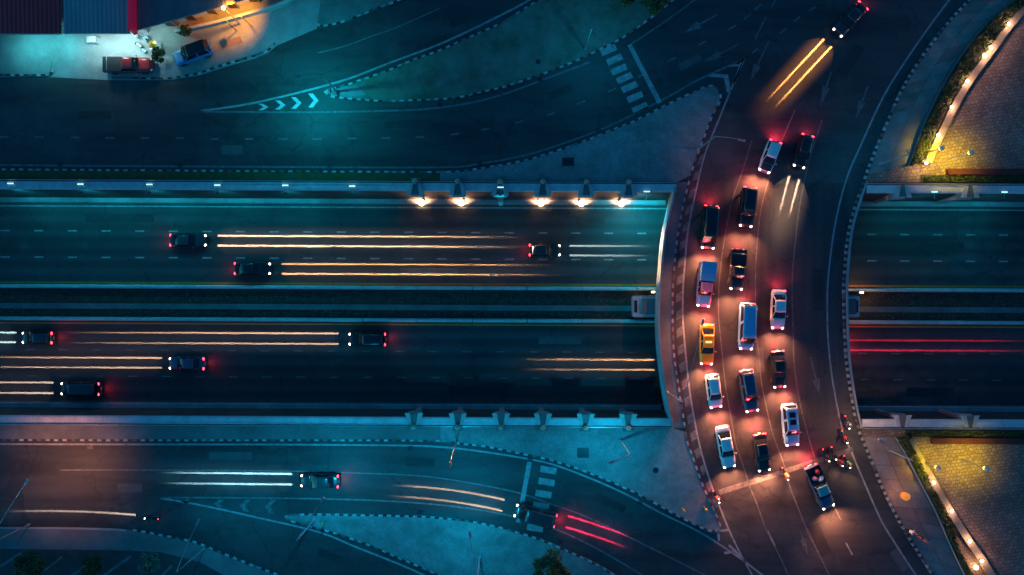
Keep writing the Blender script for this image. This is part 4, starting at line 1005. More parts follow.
STREAKS = {}
def light_streaks(root, x, dy, h, b, back=False):
    """added spots drawing light trails: each masked to one long narrow strip on the road.
    b: (length m, colour, strength, curvature, sides)"""
    length, col, power, curv, sides = b[:5]; hk = b[5] if len(b) > 5 else 0.010
    for sgn in sides:
        key = (length, col, power, curv, round(h,3), hk)
        if key not in STREAKS:
            d = bpy.data.lights.new('streak_spot', 'SPOT'); d.energy = 6000.0; d.color = col; d.shadow_soft_size = 0.03; d.spot_size = math.radians(62); d.spot_blend = 0.05
            d.use_nodes = True; nt = d.node_tree; em = [n_ for n_ in nt.nodes if n_.type == 'EMISSION'][0]
            tc = nt.nodes.new('ShaderNodeTexCoord'); sp = nt.nodes.new('ShaderNodeSeparateXYZ'); nt.links.new(tc.outputs['Normal'], sp.inputs[0])
            def mt(op, a, b_=None, c_=None, clamp=False):
                n_ = nt.nodes.new('ShaderNodeMath'); n_.operation = op; n_.use_clamp = clamp
                for i, v in enumerate((a, b_, c_)):
                    if v is None: continue
                    if isinstance(v, (int, float)): n_.inputs[i].default_value = v
                    else: nt.links.new(v, n_.inputs[i])
                return n_.outputs[0]
            def sstep(v, a, b_):
                n_ = nt.nodes.new('ShaderNodeMapRange'); n_.interpolation_type = 'SMOOTHSTEP'; n_.inputs[1].default_value = a; n_.inputs[2].default_value = b_
                nt.links.new(v, n_.inputs[0]); return n_.outputs[0]
            dn = mt('MAXIMUM', mt('ABSOLUTE', sp.outputs[1]), 0.004); f = mt('ABSOLUTE', sp.outputs[2])
            inv = mt('DIVIDE', 1.0, dn)
            Xd = mt('MULTIPLY', mt('MULTIPLY', f, inv), h); Yd = mt('MULTIPLY', mt('MULTIPLY', sp.outputs[0], inv), h)
            Yc = mt('ABSOLUTE', mt('SUBTRACT', Yd, mt('MULTIPLY', mt('MULTIPLY', Xd, Xd), curv)))
            core = mt('SUBTRACT', 1.0, sstep(Yc, 0.03, 0.17)); halo = mt('SUBTRACT', 1.0, sstep(Yc, 0.1, 1.7 if hk < 0.05 else 2.3))
            rng = mt('MULTIPLY', sstep(Xd, 1.0, 1.3), mt('SUBTRACT', 1.0, sstep(Xd, length*0.72, length*1.02)))
            rng2 = mt('MULTIPLY', sstep(Xd, 1.0, 2.0), mt('SUBTRACT', 1.0, sstep(Xd, length*0.5, length*(1.3 if hk < 0.05 else 2.0))))
            fade = mt('SUBTRACT', 1.0, mt('MULTIPLY', sstep(Xd, length*0.1, length), 0.62))
            pat = mt('ADD', mt('MULTIPLY', mt('MULTIPLY', core, rng), fade), mt('MULTIPLY', mt('MULTIPLY', halo, rng2), hk))
            st = mt('MULTIPLY', mt('MULTIPLY', pat, mt('POWER', inv, 3.0)), power/60.0)
            nt.links.new(st, em.inputs['Strength'])
            STREAKS[key] = d
        o = bpy.data.objects.new('streak_spot', STREAKS[key]); COL.objects.link(o); o.parent = root
        o.location = (x, sgn*dy, h); o.rotation_euler = (PI/2, 0, PI/2 if back else -PI/2)

def place(tail_px, front_px, z=0.0):
    a, b = P(tail_px[0], tail_px[1], z+0.8), P(front_px[0], front_px[1], z+0.8); c = (a+b)/2
    return (c.x, c.y, z), math.atan2(b.y-a.y, b.x-a.x), (b-a).length
def queue(style, colour, tail_px, front_px, label, **kw):
    loc, rz, L = place(tail_px, front_px); return make_car(style, colour, loc, rz, label, L=L*kw.pop('scale', 1.0), **kw)
queue('hatch', 'white', (775.8,141), (764.5,171.5), 'small car with pale roof and glowing red tail at the back of the queue', brake=2.0, hood='graphite')
queue('suv', 'black', (750,187), (745.5,227), 'black car in the middle lane behind the dark pickup, headlamps lit')
queue('van', 'black', (711,205.5), (707.7,249), 'black van in the inner lane behind the boxed truck')
queue('pickup', 'graphite', (738.8,249), (736,290), 'dark pickup with covered bed in the middle lane', extras=('cover',))
queue('pickup', 'pink', (707,263), (703,307), 'pink and blue pickup with a blue cargo box', extras=('box',), roof='pink', hood='sky')
queue('sedan', 'yellow', (707.7,324), (706.8,365), 'bright yellow taxi in the inner lane of the bridge', extras=('taxi',), brake=1.8)
queue('hatch', 'white', (712,374.5), (716.5,408), 'white hatchback directly ahead of the yellow taxi', brake=0.7)
queue('sedan', 'white', (722.3,426.5), (730,468), 'white sedan first at the stop line in the inner lane')
queue('van', 'sky', (747.8,303), (746,350), 'long light blue van with white ends in the middle lane', extras=('striped',))
queue('suv', 'navy', (745.3,369.5), (752.5,412), 'dark navy estate car with roof rails in the middle lane', extras=('rack',), brake=0.6)
queue('sedan', 'black', (759.4,433.5), (765,471.5), 'black sedan with bright red tail, first at the stop line in the middle lane', brake=2.0)
queue('sedan', 'white', (779.3,290), (778,329), 'white sedan last in the outer lane of the queue')
queue('sedan', 'black', (777.5,350.5), (780.3,388), 'black sedan in the outer lane between white sedan and light blue car')
queue('suv', 'sky', (788.5,404), (792.5,446), 'light blue car with two dark sunroofs in the outer lane', extras=('sunroof',))
queue('pickup', 'navy', (811,466), (829,508), 'dark blue pickup past the stop line with a red load in its bed', roof='teal', brake=2.2)

# vehicles set at the ends of light trails; added spots draw the streaks
def drive(style, colour, front_px, ang, z, label, beam, **kw):
    Lc = STY[style]['L']; f = P(front_px[0], front_px[1], z+0.1); d = Vector((math.cos(ang), math.sin(ang), 0)); c = f - d*Lc/2
    return make_car(style, colour, (c.x, c.y, z), ang, label, beam=beam, group='vehicles driving on the roads', tail=kw.pop('tail', 1.6), **kw)
WARM, AMB, PALE, CYAN, ORG = (1.0,0.60,0.36), (1.0,0.50,0.20), (1.0,0.70,0.55), (0.45,0.90,1.0), (1.0,0.36,0.08)
U = ZU
def ulen(px): return px*(H-ZU)/K
BP = 4.5
drive('sedan', 'graphite', (208,240.6), -SK, U, 'grey sedan driving in the middle lane of the upper carriageway', (ulen(312), WARM, BP, 0.0, (-1,1)))
drive('hatch', 'graphite', (560,250.5), -SK, U, 'grey hatchback nearest the bridge on the upper carriageway', (ulen(90), (0.75,0.85,0.8), BP*0.45, 0.0, (-1,1)))
drive('sedan', 'black', (272,268.8), -SK, U, 'black sedan driving beside the median on the upper carriageway', (ulen(285), AMB, BP*0.8, 0.0, (-1,1)))
drive('suv', 'black', (350,338.8), PI-SK, U, 'black car driving beside the median on the lower carriageway', (ulen(288), WARM, BP, 0.0, (-1,1)))
drive('hatch', 'graphite', (25,337.5), PI-SK, U, 'small grey car beside the median at the picture edge', (ulen(60), (0.7,0.95,0.9), BP, 0.0, (-1,1)))
drive('sedan', 'navy', (171,363), PI-SK, U, 'navy sedan driving in the middle lane of the lower carriageway', (ulen(200), WARM, BP*0.7, 0.0, (-1,1)))
drive('van', 'graphite', (64,388), PI-SK, U, 'grey van in the outer lane of the lower carriageway', (ulen(100), PALE, BP*1.2, 0.0, (-1,1)))
drive('sedan', 'graphite', (664,365), PI-SK, U, 'car emerging from under the bridge on the lower carriageway', (ulen(140), AMB, BP*0.6, 0.0, (-1,1)))
drive('sedan', 'black', (805,345), PI-SK, U, 'car under the bridge with red tail lamps toward the right', (ulen(40), AMB, BP*0.4, 0.0, (-1,1)), tail=12, tbeam=(ulen(190), (1.0,0.02,0.08), BP*0.35, 0.0, (-1,1)))
drive('sedan', 'graphite', (302,479.5), PI-0.01, 0, 'grey sedan on the lower slip road before the gore chevrons', (140*0.12, CYAN, BP, 0.0, (-1,1)))
drive('van', 'graphite', (515,508.5), PI-0.25, 0, 'grey van with strong red tail lamps near the lower crosswalk', (125*0.12, WARM, BP*0.9, -0.0075, (-1,1)), tail=6, tbeam=(9.3, (1.0,0.02,0.09), BP*1.5, 0.0075, (-1,1)))
drive('sedan', 'graphite', (835,35), math.atan2(-69,-64), 0, 'grey sedan turning onto the bridge behind added orange light streaks', (94*0.12, ORG, BP*1.6, 0.0, (-1,1), 0.034))
drive('hatch', 'black', (797,168), math.atan2(-45,-12), 0, 'black hatchback joining the outer lane of the bridge', (50*0.12, (1.0,0.60,0.36), BP*1.4, 0.0, (-1,1), 0.05), tail=4)
# parked by the shops
loc, rz, L = place((103.5,65), (153,65)); make_car('pickup', 'red', loc, rz, 'parked red pickup with dark covered bed before the shops', lit=False, extras=('cover',), L=L, group='vehicles parked by the shops')
loc, rz, L = place((210.5,46), (173.5,59.5)); make_car('suv', 'blue', loc, rz, 'parked blue car with dark roof before the shops', lit=False, roof='black', L=L, group='vehicles parked by the shops', hood='sky')
# sacks on the dark blue pickup
l_, r_, _ = place((811,466), (829,508))
for i, (dx, dy, mt_, lb) in enumerate(((-1.9,0.35,'red','red sack lying in the dark blue pickup bed'), (-1.25,-0.25,'pink','pink sack lying in the dark blue pickup bed'), (-0.95,0.4,'white','white sack lying in the dark blue pickup bed'))):
    p = Vector(l_) + Matrix.Rotation(r_,3,'Z') @ Vector((dx,dy,0.75)); m = MB()
    m.ball((0,0,0.26), 0.36, 10, 6, 0, (1.1,0.85,0.75)); m.tube([(0.3,0,0.3),(0.42,0,0.34)], [0.10,0.14], 8)
    o = m.build('cargo_sack', PAINT[mt_], None, True); o.location = p; o.rotation_euler = (0,0,r_+i); tag(o, lb, 'sack', 'sacks in the pickup bed')

# ================================================================== PEOPLE AND MOTORBIKES
def skin_mesh(nodes, edges, name):
    me = bpy.data.meshes.new(name); me.from_pydata([n_[0] for n_ in nodes], edges, [])
    o = bpy.data.objects.new(name, me); COL.objects.link(o)
    o.modifiers.new('skin', 'SKIN'); 
    for i, n_ in enumerate(nodes):
        sv = me.skin_vertices[0].data[i]; r = n_[1]; sv.radius = r if isinstance(r, tuple) else (r, r); sv.use_root = (i == 0)
    s_ = o.modifiers.new('sub', 'SUBSURF'); s_.levels = 1
    bpy.context.view_layer.update(); dg = bpy.context.evaluated_depsgraph_get()
    out = bpy.data.meshes.new_from_object(o.evaluated_get(dg)); bpy.data.objects.remove(o)
    out.polygons.foreach_set('use_smooth', [True]*len(out.polygons))
    return out
def hand(nodes, edges, wrist, d, spread, curl):
    """palm and five unequal fingers, each its own short chain from the palm"""
    d = Vector(d).normalized(); s = Vector(spread).normalized(); dn = Vector(curl).normalized(); wv = Vector(nodes[wrist][0])
    palm = len(nodes); nodes.append((tuple(wv + d*0.06), (0.038,0.02))); edges.append((wrist, palm))
    for k, (off, ln) in enumerate(((-0.03,0.062),(-0.01,0.078),(0.011,0.072),(0.03,0.055))):
        a = len(nodes); nodes.append((tuple(wv + d*0.10 + s*off), 0.010)); nodes.append((tuple(wv + d*(0.10+ln*0.5) + s*off*1.15 + dn*0.02), 0.009)); nodes.append((tuple(wv + d*(0.10+ln*0.7) + s*off*1.15 + dn*0.055), 0.008))
        edges += [(palm, a), (a, a+1), (a+1, a+2)]
    a = len(nodes); nodes.append((tuple(wv + d*0.05 - s*0.05 + dn*0.015), 0.011)); nodes.append((tuple(wv + d*0.085 - s*0.058 + dn*0.04), 0.009)); edges += [(palm, a), (a, a+1)]
def rider_mesh():
    N = [((0,0,0.80),(0.15,0.13))]; E = []
    def add(p, r, par): N.append((p, r)); E.append((par, len(N)-1)); return len(N)-1
    w = add((0.05,0,0.98),(0.14,0.12),0); c = add((0.14,0,1.18),(0.17,0.12),w); nk_ = add((0.20,0,1.33),(0.07,0.07),c); hd = add((0.24,0,1.46),(0.095,0.10),nk_); add((0.25,0,1.56),(0.08,0.09),hd)
    for s in (-1,1):
        sh = add((0.17,s*0.19,1.26),0.065,c); el = add((0.34,s*0.30,1.06),0.05,sh); wr_ = add((0.56,s*0.29,1.04),0.036,el)
        hand(N, E, wr_, (1,0,-0.1), (0,s,0), (0.1,0,-1))
        hp = add((0.06,s*0.11,0.78),0.10,0); kn = add((0.42,s*0.20,0.72),0.075,hp); an = add((0.22,s*0.20,0.32),0.05,kn); add((0.38,s*0.21,0.27),(0.045,0.035),an)
    return skin_mesh(N, E, 'rider')
def standing_mesh():
    N = [((0,0,0.92),(0.15,0.12))]; E = []
    def add(p, r, par): N.append((p, r)); E.append((par, len(N)-1)); return len(N)-1
    w = add((0,0,1.10),(0.14,0.11),0); c = add((0.0,0,1.30),(0.17,0.12),w); nk_ = add((0.0,0,1.46),(0.06,0.06),c); hd = add((0.02,0,1.58),(0.085,0.095),nk_); tp_ = add((0.02,0,1.70),(0.07,0.08),hd)
    add((0.12,0,1.585),(0.014,0.014),hd)
    for s in (-1,1):
        add((0.02,s*0.095,1.59),0.016,hd)
        sh = add((0.0,s*0.19,1.40),0.06,c); el = add((-0.02,s*0.27,1.13),0.047,sh); wr_ = add((0.10,s*0.28,0.90),0.034,el)
        hand(N, E, wr_, (0.35,0,-1), (1,0,0.3), (0,-s,0))
        hp = add((0,s*0.10,0.86),0.10,0); kn = add((0.03,s*0.11,0.48),0.07,hp); an = add((-0.01,s*0.11,0.09),0.045,kn); add((0.15,s*0.12,0.04),(0.045,0.03),an)
    return skin_mesh(N, E, 'stander')
RID, STD = rider_mesh(), standing_mesh()
def cloth(name, c): return plain('cloth_'+name, c, 0.85)
CL = {k: cloth(k, v) for k, v in dict(red=(0.45,0.03,0.04), dark=(0.03,0.03,0.035), jeans=(0.05,0.07,0.13), white=(0.6,0.6,0.58), green=(0.05,0.22,0.12), orange=(0.6,0.2,0.03), grey=(0.2,0.2,0.21), teal=(0.05,0.25,0.3), tan=(0.35,0.27,0.18), hair=(0.012,0.010,0.010)).items()}
def person(base, shirt, legs, loc, rz, label, helmet=None, seat=0.0, group=None):
    me = base.copy(); me.materials.clear()
    for m_ in (CL[shirt], CL[legs], M['skin'], M['rubber']): me.materials.append(m_)
    stand = base is STD; zw, zn = (0.95, 1.46) if stand else (0.86, 1.36)
    idx = []
    for p in me.polygons:
        c = p.center
        if c.z > zn: k = 2
        elif c.z < 0.10 if stand else c.z < 0.33: k = 3
        elif stand and abs(c.y) > 0.215 and c.z < 1.16: k = 2
        elif (not stand) and c.x > 0.40 and abs(c.y) > 0.22 and c.z > 0.95: k = 2
        elif c.z < zw: k = 1
        else: k = 0
        idx.append(k)
    me.polygons.foreach_set('material_index', idx)
    o = link('person', me, None, loc, rz)
    hx, hz = (0.015, 1.655) if stand else (0.235, 1.50)
    if helmet:
        m = MB(); m.ball((hx,0,hz), 0.145, 14, 9, 0, (1.1,1.0,1.0)); m.build('helmet', PAINT[helmet], o, True)
        m = MB(); rings = [[(hx+0.158*math.cos(a)*1.03, 0.150*math.sin(a), hz+dz) for a in [math.radians(-60+20*i) for i in range(7)]] for dz in (-0.06,0.03)]
        m.add(rings[0]+rings[1], [[i,i+1,8+i,7+i] for i in range(6)]); m.build('visor', M['glass'], o, True)
    else:
        m = MB(); m.ball((hx-0.02,0,hz+0.03), 0.112, 12, 8, 0, (1.05,0.92,0.85)); m.build('hair', CL['hair'], o, True)
        for s in (-1,1):
            m = MB(); m.ball((hx+0.088,s*0.033,hz-0.055), 0.013, 6, 4); m.build('eye', M['trim'], o)
        m = MB(); m.box((hx+0.085,0,hz-0.125),(0.02,0.045,0.012)); m.build('mouth', CL['red'], o)
    return tag(o, label, 'person', group)
def make_bike(colour, loc, rz, label, lit=True, beam=None, group='motorbikes at the stop line', head=25):
    root = empty('motorbike', loc, rz); pm = PAINT[colour]
    for x in (-0.62, 0.62):
        m = MB(); rings = []
        for k in range(18):
            a = 2*PI*k/18; rings.append([((0.29+0.055*math.cos(b_))*math.cos(a)+x, 0.05*math.sin(b_), 0.30+(0.29-0.045+0.055*math.cos(b_))*math.sin(a)) for b_ in [2*PI*j/6 for j in range(6)]])
        rings.append(rings[0]); m.loft(rings, 0, False); w_ = m.build('wheel', M['rubber'], root, True)
        m = MB(); m.tube([(x,-0.03,0.30),(x,0.03,0.30)], 0.17, 12); m.build('rim', M['rim'], w_)
    m = MB(); m.loft([[(x, y*w, z0+(z1-z0)*t) for y, t in ((-0.7,0),(-1,0.5),(-0.7,1),(0.7,1),(1,0.5),(0.7,0))] for x, w, z0, z1 in ((-0.85,0.05,0.66,0.74),(-0.6,0.12,0.45,0.76),(-0.2,0.14,0.30,0.74),(0.12,0.11,0.28,0.46),(0.36,0.14,0.30,0.70),(0.50,0.12,0.50,0.98),(0.56,0.07,0.7,1.0))]); m.build('bodywork', pm, root, True)
    m = MB(); m.loft([[(x, y*w, z+dz) for y, dz in ((-1,0),(-0.8,0.07),(0.8,0.07),(1,0))] for x, w, z in ((-0.80,0.09,0.75),(-0.5,0.14,0.755),(-0.1,0.13,0.74),(0.05,0.07,0.70))]); m.build('seat', M['trim'], root)
    m = MB(); m.tube([(0.46,0,0.98),(0.62,0,0.30)], 0.04, 8); m.build('fork', M['steel'], root)
    m = MB(); m.tube([(0.34,-0.34,1.04),(0.46,-0.14,1.02),(0.46,0.14,1.02),(0.34,0.34,1.04)], 0.022, 6); m.build('handlebar', M['dark_metal'], root)
    for s in (-1,1):
        m = MB(); m.tube([(0.42,s*0.24,1.03),(0.44,s*0.34,1.20)], 0.010, 4); m.ball((0.44,s*0.35,1.22), 0.06, 8, 5, 0, (0.4,1.1,0.8)); m.build('mirror', M['trim'], root)
    m = MB(); m.ball((0.60,0,0.92), 0.09, 10, 6); m.build('headlight', M['head_on'] if lit else M['globe_off'], root, True)
    m = MB(); m.ball((-0.88,0,0.70), 0.06, 8, 6); m.build('tail_light', M['tail_on'] if lit else PAINT['red'], root, True)
    m = MB(); m.tube([(-0.1,-0.17,0.27),(-0.80,-0.19,0.38)], [0.04,0.05], 8); m.build('exhaust', M['chrome'], root)
    if lit:
        if beam: light_streaks(root, 0.72, 0.0, 0.85, beam)
        else:
            lamp('SPOT', 'head_beam', (0.72,0,0.90), head*14.0, (1.0,0.50,0.25), root, 0.05, 60, 0.9, (math.radians(80), 0, -PI/2))
            lamp('POINT', 'tail_glow', (-1.0,0,0.72), 6.0, (1.0,0.03,0.07), root, 0.06)
    return tag(root, label, 'motorbike', group)
def ride(px, d, colour, shirt, legs, helmet, blab, plab, lit=True, **kw):
    p = P(px[0], px[1], 0.9); p.z = kw.pop('z', 0.0); rz = math.atan2(-d[1], d[0])
    make_bike(colour, p, rz, blab, lit, **kw)
    q = Vector(p) + Matrix.Rotation(rz,3,'Z') @ Vector((-0.22,0,0.0)); person(RID, shirt, legs, q, rz, plab, helmet, group='motorbike riders')
ride((717,498), (0.45,0.9), 'red', 'red', 'jeans', 'white', 'red motorbike at the inner kerb end of the stop line', 'person in red shirt and white helmet riding by the inner kerb')
ride((786,475), (0.4,0.92), 'orange', 'orange', 'dark', 'white', 'motorbike on the stop line between black sedan and blue pickup', 'person in orange top riding between black sedan and blue pickup')
ride((827,456.5), (0.42,0.9), 'black', 'dark', 'dark', 'black', 'black motorbike just above the blue pickup, innermost of the cluster', 'person in dark clothes on the innermost motorbike of the cluster')
ride((834.5,454.5), (0.3,0.95), 'graphite', 'dark', 'jeans', 'graphite', 'dark grey motorbike in the middle of the cluster', 'person in dark jacket and grey helmet in the middle of the cluster')
ride((840,461.5), (0.5,0.86), 'red', 'red', 'dark', 'red', 'red motorbike in the cluster by the outer kerb line', 'person in red jacket on the red motorbike of the cluster')
ride((848,463), (0.4,0.9), 'black', 'green', 'dark', 'yellow', 'outermost motorbike of the cluster beside the edge line', 'person in green top and yellow helmet, outermost of the cluster')
ride((845.5,438), (0.35,0.93), 'black', 'red', 'dark', 'black', 'motorbike coming up to the cluster along the edge line', 'person with red top on the motorbike behind the cluster')
ride((848,423.5), (0.25,0.95), 'graphite', 'grey', 'jeans', 'white', 'motorbike against the outer bridge kerb, last of all', 'person in grey top riding last along the outer bridge kerb')
ride((150,519), (-1,-0.1), 'black', 'dark', 'dark', 'graphite', 'lone motorbike on the lower slip road with one added pale light streak', 'person in dark clothes riding alone on the lower slip road', beam=(17.0, PALE, BP*0.9, -0.004, (0,)), group='vehicles driving on the roads')
ride((911,531.5), (0.9,0.45), 'white', 'white', 'dark', None, 'white motorbike parked on the lower slabbed footway', 'person in white shirt sitting on the parked white motorbike', lit=False, z=0.1, group='motorbikes parked on the footway')
p = P(923,539,0.9); p.z = 0.1; make_bike('red', p, math.radians(-40), 'red motorbike parked on the lower slabbed footway', False, group='motorbikes parked on the footway')
p = P(918.5,536.5,1); p.z = 0.1; person(STD, 'red', 'jeans', p, 0.5, 'person in red shirt standing between two parked motorbikes')
p = P(149,41,1); p.z = 0.02; person(STD, 'teal', 'dark', p, -0.8, 'person in teal shirt standing behind the yellow topped cart')
p = P(137.5,36,1); p.z = 0.02; person(STD, 'white', 'jeans', p, 2.4, 'person in white shirt standing under the shop eave by the parked pickup')

# ================================================================== STREET FURNITURE
def street_lamp(foot, h, arm_to, power, label, col=(0.30,0.88,1.0), z=0.12, head_on=True, spot=165):
    f = P(*foot); f.z = z; root = empty('street_lamp', f)
    a = P(arm_to[0], arm_to[1], h) - f; a.z = h - z; top = Vector((0,0,h-z-0.35))
    m = MB(); m.tube([(0,0,0),(0,0,0.4),(0,0,0.42),top], [0.16,0.15,0.10,0.055], 10); m.build('pole', M['pole'], root)
    m = MB(); m.tube([top, top.lerp(a,0.3)+Vector((0,0,0.25)), top.lerp(a,0.7)+Vector((0,0,0.22)), a], [0.05,0.045,0.04,0.035], 8); m.build('arm', M['pole'], root)
    d = a - top; ang = math.atan2(d.y, d.x)
    m = MB(); m.box((0,0,0.02),(0.75,0.26,0.14), 0, 0, 0.75); o = m.build('lamp_head', M['steel'], root); o.location = a; o.rotation_euler = (0,0,ang)
    m = MB(); m.box((0,0,-0.065),(0.55,0.2,0.03)); l = m.build('lens', M['cyan_lens'], o)
    lamp('SPOT', 'light', (a.x, a.y, a.z-0.15), power, col, root, 0.2, spot, 0.6)
    return tag(root, label, 'street lamp', 'street lamps')
TEAL = (0.004,0.58,1.0)
street_lamp((585,50), 8.0, (602,41), 900, 'street lamp on the turf island beside the upper crosswalk', TEAL)
street_lamp((337,92), 8.0, (297,76), 4300, 'street lamp at the nose of the turf island', (0.004,0.78,1.0))
street_lamp((880,164), 7.0, (890,141), 350, 'street lamp on the footway beside the upper planter', TEAL, 0.1)
street_lamp((888,450), 6.0, (881,441), 900, 'street lamp on the footway beside the lower planter', (1.0,0.55,0.3), 0.1)
street_lamp((315,519), 8.0, (322,500), 3600, 'street lamp at the nose of the lower island', TEAL)
street_lamp((30,524), 7.5, (26,482), 3400, 'added street lamp with warm light on the kerb of the lower parking area', (1.0,0.33,0.14), spot=120)  # lamp added for the warm pool at the road's left end
street_lamp((205,548), 8.0, (198,522), 1500, 'added street lamp on the kerb of the lower slip road bend', TEAL)  # lamp added to spread teal light over the bend
street_lamp((667,392), 8.5, (703,322), 760, 'added street lamp on the bridge footway beside the yellow taxi and white cars', (1.0,0.33,0.14), spot=96)  # unseen warm lamp, added to colour the taxi and inner lane
street_lamp((697,150), 8.5, (742,140), 260, 'added street lamp on the upper gore where the bridge begins', (1.0,0.30,0.14), spot=88)  # unseen warm lamp, added for a faint glow where the bridge starts
street_lamp((457,441), 8.0, (450,465), 1300, 'street lamp on the lower footway where the slip road starts to bend', TEAL)
street_lamp((620,440), 8.0, (612,462), 2800, 'street lamp on the lower gore island near the last pilaster', TEAL)
street_lamp((480,556), 8.0, (470,535), 2800, 'added street lamp in the middle of the lower island', TEAL)  # lamp added to brighten the lower island
# orange lantern on the footway
f = P(892,489); f.z = 0.1; root = empty('orange_lantern', f)
m = MB(); m.tube([(0,0,0),(0,0,0.2),(0,0,2.2)], [0.10,0.05,0.04], 8); m.build('post', M['pole'], root)
M['orange_glow'] = glow('orange_lantern_shade', (1.0,0.30,0.04), 0.6)
m = MB(); m.tube([(0.15,-0.1,2.1),(0.15,-0.1,2.3),(0.15,-0.1,2.9),(0.15,-0.1,3.15)], [0.25,0.42,0.46,0.12], 12); m.build('shade', M['orange_glow'], root, True)
lamp('POINT', 'bulb', (0.15,-0.1,1.8), 120, (1.0,0.4,0.1), root, 0.2); tag(root, 'glowing orange lantern on a short post on the lower footway', 'lantern')
# sodium lamp by the shops
f = P(240,24); f.z = 0.02; root = empty('sodium_lamp', f)
m = MB(); m.tube([(0,0,0),(0,0,0.3),(0,0,5.0)], [0.12,0.07,0.05], 10); m.build('post', M['pole'], root)
m = MB(); m.ball((0,0,5.15), 0.22, 12, 8); m.build('globe', M['warm_lens'], root, True)
lamp('SPOT', 'light', (0.9,0.3,4.9), 3600, (1.0,0.34,0.02), root, 0.15, 105, 0.8, (math.radians(8), math.radians(22), 0)); tag(root, 'bright sodium lamp post on the orange lit forecourt', 'lamp post')
for i, (q, lb) in enumerate((((237,31), 'thin pole on the forecourt nearer the blue car'), ((250,25), 'thin pole on the forecourt in the orange light'))):
    f = P(*q); f.z = 0.02; root = empty('thin_pole', f)
    m = MB(); m.tube([(0,0,0),(0,0,2.6)], 0.04, 8); m.build('shaft', M['dark_metal'], root)
    m = MB(); m.box((0,0,2.75),(0.06,0.45,0.45), 0.5); m.build('sign_plate', PAINT['teal'], root); tag(root, lb, 'pole')
# bollards on the lower gore
for q, lb in (((684,510.5), 'yellow topped bollard on the lower gore, farther from the bridge road'), ((706,509.5), 'yellow topped bollard on the lower gore, nearer the bridge road')):
    f = P(q[0], q[1], 0.9); f.z = 0.12; root = empty('bollard', f)
    m = MB(); m.tube([(0,0,0),(0,0,0.85)], [0.14,0.12], 10); m.build('bollard_post', M['conc_dark'], root)
    m = MB(); m.tube([(0,0,0.85),(0,0,1.0),(0,0,1.05)], [0.17,0.16,0.08], 10); m.build('bollard_cap', PAINT['yellow'], root); tag(root, lb, 'bollard', 'bollards on the lower gore')
for q, dims, par, lb in (((568,162),(1.4,1.0),0,'rectangular service cover on the upper gore'), ((583,452.5),(1.4,1.2),0,'rectangular service cover on the lower gore'), ((655.5,470),(0.7,0.7),1,'small round service cover on the lower gore'), ((538,62),(0.6,0.6),1,'small round service cover on the turf island')):
    f = P(*q); m = MB()
    if par: m.tube([(0,0,0),(0,0,0.012)], dims[0]/2, 14)
    else:
        m.box((0,0,0.006),(dims[0],dims[1],0.012)); m.box((-dims[0]/4,0,0.016),(dims[0]*0.42,dims[1]*0.86,0.012)); m.box((dims[0]/4,0,0.016),(dims[0]*0.42,dims[1]*0.86,0.012))
    o = m.build('service_cover', M['dark_metal']); o.location = (f.x, f.y, 0.122); tag(o, lb, 'manhole cover', 'service covers')
for q, lb, cm in (((334,94), 'dark keep left sign at the nose of the turf island', 'graphite'), ((326,520), 'yellow keep left sign at the nose of the lower island', 'yellow')):
    f = P(*q); f.z = 0.12; root = empty('traffic_sign', f)
    m = MB(); m.tube([(0,0,0),(0,0,1.9)], 0.035, 8); m.build('sign_post', M['pole'], root)
    m = MB(); m.tube([(-0.03,0,1.6),(0.03,0,1.6)], 0.34, 18); m.build('sign_disc', PAINT[cm], root); tag(root, lb, 'traffic sign')

